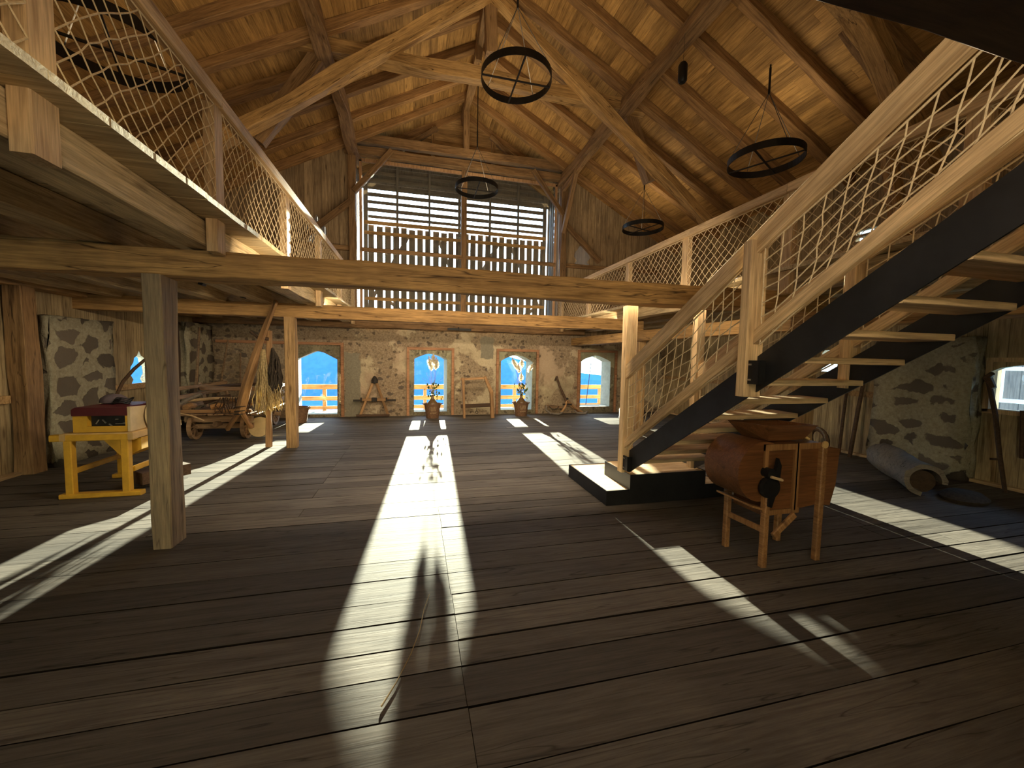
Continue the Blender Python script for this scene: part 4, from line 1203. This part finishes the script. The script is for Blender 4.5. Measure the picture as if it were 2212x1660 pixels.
def bouquet(cx, cy, seed, plumes, lab, leaflab):
    rr = random.Random(seed)
    b = thing('wicker_basket', lab[0], 'basket', (cx, cy, 0), 'wicker baskets before the arched windows')
    MB().lathe([(0, .012), (.165, 0), (.20, .26), (.225, .375), (.237, .38), (.237, .395), (.215, .39), (.19, .26), (.15, .03), (0, .03)], (cx, cy, 0), 28).build('basket_body', MAT['wicker'], b, smooth=True)
    mb = MB()                                  # woven pattern of pale straws on the front
    for k in range(5):
        a = -PI / 2 - .35 + .175 * k
        for z0, z1 in ((.2, .3), (.22, .32)): mb.tube([(cx + .208 * math.cos(a), cy + .208 * math.sin(a), z0), (cx + .216 * math.cos(a + .04), cy + .216 * math.sin(a + .04), z1)], .005, 4)
        mb.tube([(cx + .198 * math.cos(a), cy + .198 * math.sin(a), .13), (cx + .203 * math.cos(a + .15), cy + .203 * math.sin(a + .15), .17)], .005, 4)
    mb.build('straw_pattern', MAT['wickerL'], b)
    for s in (-1, 1):
        MB().tube([(cx + s * .225, cy - .05, .36), (cx + s * .262, cy, .385), (cx + s * .225, cy + .05, .36)], .012, 6).build('handle', MAT['wicker'], b)
    j = MB().lathe([(.0, .035), (.12, .035), (.165, .12), (.165, .3), (.14, .40), (.08, .48), (.04, .53), (.033, .62), (.04, .63), (.028, .63), (.024, .54), (0, .5)], (cx, cy, 0), 24).build('demijohn', MAT['jar'], smooth=True)
    tag(j, lab[1], 'bottle', 'demijohns in the wicker baskets')
    t = thing('pampas_bouquet', lab[2], 'bouquet', (cx, cy, .5), 'bouquets before the arched windows')
    st = MB()
    for x, z in plumes:
        tip = V((cx + x, cy + rr.uniform(-.05, .05), z))
        base = V((cx + x * .62, cy, z - .26))
        st.tube([(cx, cy, .55), (cx + x * .25, cy, .8), base], .0035, 4)
        p = MB()
        ax = tip - base
        for k in range(120):
            f = rr.random() ** .8; a = rr.uniform(0, 2 * PI)
            rad = .07 * math.sin(min(1, f * 1.1 + .12) * PI) ** .7 + .006
            q = base + ax * f
            d = V((math.cos(a), math.sin(a), 0))
            p.tube([q, q + d * rad * .6 + V((0, 0, .03)), q + d * rad + V((0, 0, .03 + .02 * rr.random()))], [.009, .012, .004], 4, cap=False)
        p.build('plume', MAT['plume'], t)
    for k in range(22):
        a = rr.uniform(0, 2 * PI); R_ = rr.uniform(.12, .32)
        z = rr.uniform(.8, 1.25)
        st.tube([(cx, cy, .58), (cx + R_ * .4 * math.cos(a), cy + R_ * .3 * math.sin(a), .58 + (z - .58) * .6), (cx + R_ * math.cos(a), cy + R_ * .5 * math.sin(a), z)], .0022, 4)
    st.build('stem', MAT['stem'], t)
    for mt, nm, n in (('leaf', 'leaf_spray', 36), ('leafy', 'yellow_leaf_spray', 22)):
        lf = MB()
        for k in range(n):
            a = rr.uniform(0, 2 * PI); R_ = rr.uniform(.03, .23); z = rr.uniform(.58, .95) if mt == 'leaf' else rr.uniform(.42, .9)
            c = V((cx + R_ * math.cos(a) + (.06 if mt != 'leaf' else 0), cy + R_ * .6 * math.sin(a) - .04, z))
            M = Matrix.Rotation(rr.uniform(0, 6.28), 3, 'Z') @ Matrix.Rotation(rr.uniform(.5, 1.6), 3, 'X')
            s = rr.uniform(.022, .045)
            pts = [(0, -1, 0), (.7, -.3, .12), (.6, .5, .1), (0, 1.1, 0), (-.6, .5, .1), (-.7, -.3, .12)]
            top = [M @ V(p) * s + c for p in pts]; bot = [q + M @ V((0, 0, -.0015)) for q in top]
            lf.add(top + bot, [(0, 1, 2, 3, 4, 5), (11, 10, 9, 8, 7, 6)] + [(i, i + 6, (i + 1) % 6 + 6, (i + 1) % 6) for i in range(6)])
        lf.build(nm, MAT[mt], t)
bouquet(.46, 10.70, 3, [(-.10, 1.62), (.02, 1.72), (.10, 1.60), (.14, 1.55), (-.05, 1.52)],
        ('wicker basket with a straw motif before the second window from the left', 'demijohn in the basket before the second window from the left', 'dried bouquet with three white plumes before the second window from the left'), '')
bouquet(2.96, 10.78, 5, [(-.22, 1.56), (-.12, 1.48), (.0, 1.62), (.33, 1.5), (-.02, 1.22), (-.28, 1.64)],
        ('plain brown wicker basket before the third window from the left', 'demijohn in the basket before the third window from the left', 'loose dried bouquet with spread white plumes before the third window from the left'), '')
t = thing('loom_frame', 'upright wooden frame standing before the far wall between the two baskets', 'frame', (1.67, 10.5, 0))
beam('upright', (1.30, 10.5, 0), (1.25, 10.5, 1.1), .07, .09, MAT['bark'], t, jit=.006)
beam('upright', (2.07, 10.48, 0), (2.03, 10.48, .72), .09, .13, MAT['bark'], t, jit=.006)
beam('upright', (2.03, 10.48, .70), (1.84, 10.48, 1.14), .08, .1, MAT['bark'], t, jit=.006, ends=(1.15, .8))
beam('crossbar', (1.18, 10.5, 1.06), (1.88, 10.5, 1.09), .06, .06, MAT['bark'], t, jit=.004)
cb = beam('crossbar', (1.2, 10.5, .33), (2.03, 10.5, .35), .05, .1, MAT['darkw'], t, jit=.004)
MB().tube([(1.63, 10.46, .28), (1.63, 10.45, .2)], .01, 6).tube([(1.63 + .035 * math.cos(a * PI / 6), 10.45, .165 + .035 * math.sin(a * PI / 6)) for a in range(13)], .009, 6, cap=False).build('iron_ring', MAT['iron'], cb)
t = thing('old_plough', 'old wooden sled plough leaning on the far wall beside the rightmost window', 'plough', (4.5, 10.85, 0))
MB().tube([(4.12, 11.05, 1.14), (4.2, 11.0, .85), (4.36, 10.95, .5), (4.42, 10.92, .36)], [.03, .035, .04, .05], 8).build('shaft', MAT['darkw'], t)
MB().tube([(4.12, 11.05, 1.12), (4.07, 11.03, 1.0)], .022, 6).build('hook', MAT['darkw'], t)
MB().tube([(4.42, 10.92, .42), (4.35, 10.86, .22), (4.2, 10.8, .06)], .034, 7).build('leg', MAT['bark'], t)
MB().tube([(4.42, 10.92, .42), (4.68, 10.9, .2), (4.92, 10.88, .05)], .034, 7).build('leg', MAT['bark'], t)
MB().tube([(4.45, 10.92, .36), (4.6, 10.94, .2), (4.72, 10.95, .14)], .02, 7).build('leg', MAT['bark'], t)
for pts in ([(3.78, 10.9, .26), (3.75, 10.86, .14), (3.86, 10.76, .05), (4.1, 10.7, .035), (4.22, 10.74, .08)], [(4.62, 10.8, .12), (4.7, 10.76, .05), (4.95, 10.74, .035), (5.03, 10.78, .1)]):
    MB().tube(pts, .03, 7).build('runner', MAT['logw'], t)
beam('crosspiece', (3.75, 10.92, .24), (4.3, 10.96, .2), .05, .07, MAT['cart'], t)
MB().tube([(3.85, 10.9, .25), (3.95, 10.86, .14), (4.08, 10.86, .16), (4.16, 10.9, .24)], .014, 5).build('rope_loop', MAT['darkhay'], t)
mb = MB().lathe([(0, 0), (.045, 0), (.045, .05), (0, .05)], (4.42, 10.92, .44), 10).bb(4.28, 4.56, 10.86, 10.9, .28, .32)
mb.build('iron_band', MAT['iron'], t)
t = thing('wooden_barrel', 'dark wooden barrel on the floor behind the stair netting', 'barrel', (5.2, 8.6, 0))
MB().lathe([(0, 0), (.24, 0), (.29, .2), (.3, .33), (.29, .46), (.24, .64), (.22, .64), (.22, .6), (0, .6)], (5.2, 8.6, 0), 26).build('barrel_body', MAT['darkw'], t, smooth=True)
for z, r in ((.08, .262), (.24, .297), (.42, .297), (.56, .262)): MB().lathe([(r, -.018), (r + .006, -.018), (r + .006, .018), (r, .018)], (5.2, 8.6, z), 26).build('hoop', MAT['iron'], t)

# ------------------------------------------------------------------ along the right wall
def collar(x, y, r, lab, tilt):
    t = thing('horse_collar', lab, 'collar', (x, y, 0), 'horse collars at the right wall')
    M = Matrix.Rotation(tilt, 3, 'Y')
    pts = [V((x, y, r * 1.0)) + M @ V((0, r * .75 * math.cos(a), r * math.sin(a))) for a in [PI * (-.35 + 1.7 * i / 14) for i in range(15)]]
    zmin = min(p.z for p in pts) - .045
    pts = [p - V((0, 0, zmin)) for p in pts]
    o = MB().tube(pts, .045, 8).build('pad', MAT['darkw'], t, smooth=True)
    MB().tube([p + V((-.04, 0, .03)) for p in pts[2:-2]], .014, 6).build('hames', MAT['logw'], t)
collar(7.2, 6.3, .19, 'dark horse collar on the floor at the right wall, nearer the winnowing machine', .35)
collar(7.35, 5.65, .21, 'arched dark horse collar on the floor at the right wall, nearer the stone pier', -.2)
for a, b, r, l in (((7.55, 5.42, 0), (7.78, 5.5, 1.62), .025, 'thin brown pole leaning on the right wall, left of the pair beside the pier'), ((7.5, 5.2, 0), (7.75, 5.2, 1.7), .032, 'thicker dark pole leaning on the right wall, right of the pair beside the pier')):
    a, b = V(a), V(b)
    tag(MB().tube([a, (a + b) / 2 + V((.02, .02, 0)), b], [r, r, r * .8], 8).build('leaning_pole', MAT['darkw']), l, 'pole', 'poles leaning beside the right pier')
t = thing('wooden_pick', 'dark crooked wooden pick leaning between the pier and the small window', 'tool', (7.7, 3.6, 0))
MB().tube([(7.55, 3.33, 0), (7.62, 3.45, .5), (7.68, 3.55, 1.0), (7.72, 3.68, 1.52)], [.022, .026, .028, .03], 8).build('shaft', MAT['darkw'], t)
MB().tube([(7.68, 3.62, 1.56), (7.72, 3.68, 1.5), (7.70, 3.60, 1.36)], [.03, .05, .03], 8).build('head', MAT['darkw'], t)
MB().tube([(7.6, 3.42, .42), (7.6, 3.52, .40)], .016, 6).build('peg', MAT['darkw'], t)
tag(MB().tube([(7.79, 3.32, .45), (7.8, 3.36, 1.08)], .026, 8).build('short_shaft', MAT['darkw']), 'short dark shaft hanging on the right wall just under the window', 'tool')
tag(MB().bb(7.74, 7.845, 2.7, 3.1, .58, .63).build('wall_peg', MAT['black']), 'black peg sticking out of the right wall under the small window', 'peg')
# hollowed log
import bmesh
def trough():
    t = thing('log_trough', 'grey half-hollow log lying before the right stone pier', 'log', (6.6, 3.9, 0))
    p0, p1 = V((7.1, 4.45, .2)), V((6.22, 3.42, .17)); d = (p1 - p0)
    F = frame(d).to_3x3(); n = 18; k = 9
    vs, fs = [], []
    for j in range(k):
        f = j / (k - 1); c = p0 + d * f
        R0, R1 = .2 + .01 * math.sin(7 * f), .15
        for i in range(n):
            a = PI * (.12 + 1.5 * i / (n - 1)) - .5
            e = rnd(-.006, .006)
            vs.append(c + F @ V((rnd(-.03, .03) if j in (0, k - 1) else 0, (R0 + e) * math.cos(a), (R0 + e) * math.sin(a))))
        for i in range(n - 1, -1, -1):
            a = PI * (.12 + 1.5 * i / (n - 1)) - .5
            vs.append(c + F @ V((0, R1 * math.cos(a), R1 * math.sin(a))))
    m = 2 * n
    for j in range(k - 1):
        for i in range(m): fs.append((j * m + i, j * m + (i + 1) % m, (j + 1) * m + (i + 1) % m, (j + 1) * m + i))
    for j in (0, k - 1):
        for i in range(n - 1): fs.append((j * m + i, j * m + i + 1, j * m + m - 2 - i, j * m + m - 1 - i))
    mb = MB(); mb.add(vs, fs)
    zm = min(v.z for v in mb.v); mb.v = [v - V((0, 0, zm)) for v in mb.v]
    mb.build('log_shell', MAT['logw'], t, smooth=True)
    MB().lathe([(0, -.1), (.145, -.1), (.145, .1), (0, .1)], (p1 + V((.16, .18, 0))), 14, F @ Matrix.Rotation(PI / 2, 3, 'Y')).build('log_core', MAT['darkw'], t, smooth=True)
trough()
t = thing('rag_heap', 'black crumpled sack on the floor beyond the log end', 'sack', (6.62, 3.28, 0))
MB().lathe([(0, 0), (.2, 0), (.22, .04), (.15, .10), (.05, .12), (0, .12)], (6.6, 3.25, 0), 14, Matrix.Scale(1.3, 3, (1, .3, 0))).build('sack_body', MAT['darkhay'], t, smooth=True)
# a dry stalk left on the planks
tag(MB().tube([(.10, 2.66, .008), (.06, 2.5, .008), (.03, 2.3, .009), (-.02, 2.12, .008), (-.09, 1.94, .009), (-.15, 1.82, .008)], [.002, .003, .003, .003, .0035, .005], 5).build('dry_stalk', MAT['stem']), 'thin dry stalk lying in the sunlit patch of the floor', 'stalk')

# ------------------------------------------------------------------ light
w = bpy.data.worlds.new('sky'); sc.world = w; w.use_nodes = True
t = w.node_tree; t.nodes.clear()
L = t.links.new
SUN = V((.048, 1., .1735)).normalized()
tc = N(t, 'ShaderNodeTexCoord'); nv = N(t, 'ShaderNodeVectorMath', operation='NORMALIZE'); L(tc.outputs['Generated'], nv.inputs[0])
sp = N(t, 'ShaderNodeSeparateXYZ'); L(nv.outputs[0], sp.inputs[0])
rr = ramp(t, sp.outputs[2], [(0., (.50, .74, .92)), (.12, (.44, .70, .95)), (.45, (.28, .52, .88)), (1., (.16, .34, .7))])
dt = N(t, 'ShaderNodeVectorMath', operation='DOT_PRODUCT'); L(nv.outputs[0], dt.inputs[0]); dt.inputs[1].default_value = SUN
pw = N(t, 'ShaderNodeMath', operation='POWER', i_1=14.); mx0 = N(t, 'ShaderNodeMath', operation='MAXIMUM', i_1=0.); L(dt.outputs['Value'], mx0.inputs[0]); L(mx0.outputs[0], pw.inputs[0])
gl = mixc(t, rr.outputs[0], (1., .98, .92), pw.outputs[0], 'ADD')
ns = N(t, 'ShaderNodeTexNoise', i_Scale=3., i_Detail=5.); L(nv.outputs[0], ns.inputs[0])
bg = N(t, 'ShaderNodeBackground'); L(gl, bg.inputs[0]); bg.inputs[1].default_value = 2.6
wo = N(t, 'ShaderNodeOutputWorld'); L(bg.outputs[0], wo.inputs[0])
sd = bpy.data.lights.new('sun', 'SUN'); sd.energy = 18.; sd.angle = math.radians(.55); sd.color = (1., .95, .72)
so = bpy.data.objects.new('sun', sd); COL.objects.link(so)
so.rotation_euler = (-SUN).to_track_quat('-Z', 'Y').to_euler(); so.location = (2, 30, 8)

# added upward fill at the unlit ring pendants; the last has no ring
def uplight(x, y, z, p, size=.9, col=(1., .80, .50)):
    ld = bpy.data.lights.new('roof_fill_light', 'AREA'); ld.shape = 'DISK'; ld.size = size; ld.energy = p; ld.color = col; ld.spread = math.radians(170)
    lo = bpy.data.objects.new('roof_fill_light', ld); COL.objects.link(lo); lo.location = (x, y, z); lo.rotation_euler = (PI, 0, 0)
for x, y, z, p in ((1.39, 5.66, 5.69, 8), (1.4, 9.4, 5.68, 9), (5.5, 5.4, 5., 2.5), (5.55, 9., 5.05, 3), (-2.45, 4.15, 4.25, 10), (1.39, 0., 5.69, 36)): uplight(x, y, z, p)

# added fill lights without fixtures, unseen above the two tie beams and overhead beam
def strip(x, y, z, L_, p, d, col=(1., .80, .54)):
    ld = bpy.data.lights.new('hall_fill_light', 'AREA'); ld.shape = 'RECTANGLE'; ld.size = L_; ld.size_y = .03; ld.energy = p; ld.color = col; ld.spread = PI
    lo = bpy.data.objects.new('hall_fill_light', ld); COL.objects.link(lo); lo.location = (x, y, z)
    lo.rotation_euler = V(d).to_track_quat('-Z', 'Y').to_euler()
strip(1.2, 3.99, 2.515, 4.8, 52, (0, 1, -.35))
strip(1.2, 7.73, 2.545, 6.0, 26, (0, 1, -.25))
strip(.6, .60, 2.52, 2.6, 9, (0, 1, .0))
# light added at the two unlit spotlight boxes under the left gallery
for x, y in ((-2.535, 5.66), (-2.49, 6.72)):
    ld = bpy.data.lights.new('spot_fill_light', 'SPOT'); ld.energy = 6.; ld.spot_size = 2.4; ld.spot_blend = 1.; ld.color = (1., .82, .55); ld.shadow_soft_size = .05
    lo = bpy.data.objects.new('spot_fill_light', ld); COL.objects.link(lo); lo.location = (x - .03, y, 2.45)
    lo.rotation_euler = V((-.75, .1, -1)).to_track_quat('-Z', 'Y').to_euler()

# ------------------------------------------------------------------ camera
f, pit, yaw, rol = .84472146, .066288, .24380367, .01850872
cy, sy, cp, s_, cr, sr = math.cos(yaw), math.sin(yaw), math.cos(pit), math.sin(pit), math.cos(rol), math.sin(rol)
fw = V((sy * cp, cy * cp, -s_)); rt = V((cy, -sy, 0)); up = rt.cross(fw)
r2 = rt * cr + up * sr; u2 = up * cr - rt * sr
M = Matrix((r2, u2, -fw)).transposed().to_4x4(); M.translation = (0, 0, 1.65)
cd = bpy.data.cameras.new('camera'); cd.sensor_width = 36; cd.sensor_fit = 'HORIZONTAL'; cd.lens = 36 * f * 1000 / 2212; cd.clip_start = .02; cd.clip_end = 20000
co = bpy.data.objects.new('camera', cd); COL.objects.link(co); co.matrix_world = M
sc.camera = co
vs = sc.view_settings
vs.view_transform = 'Standard'; vs.look = 'None'; vs.gamma = 1; vs.use_curve_mapping = False; vs.exposure = 1.7
cyc = sc.cycles
cyc.max_bounces = 12; cyc.diffuse_bounces = 7; cyc.glossy_bounces = 3; cyc.transparent_max_bounces = 12
cyc.sample_clamp_indirect = 6.; cyc.caustics_reflective = False; cyc.caustics_refractive = False
cyc.use_denoising = True
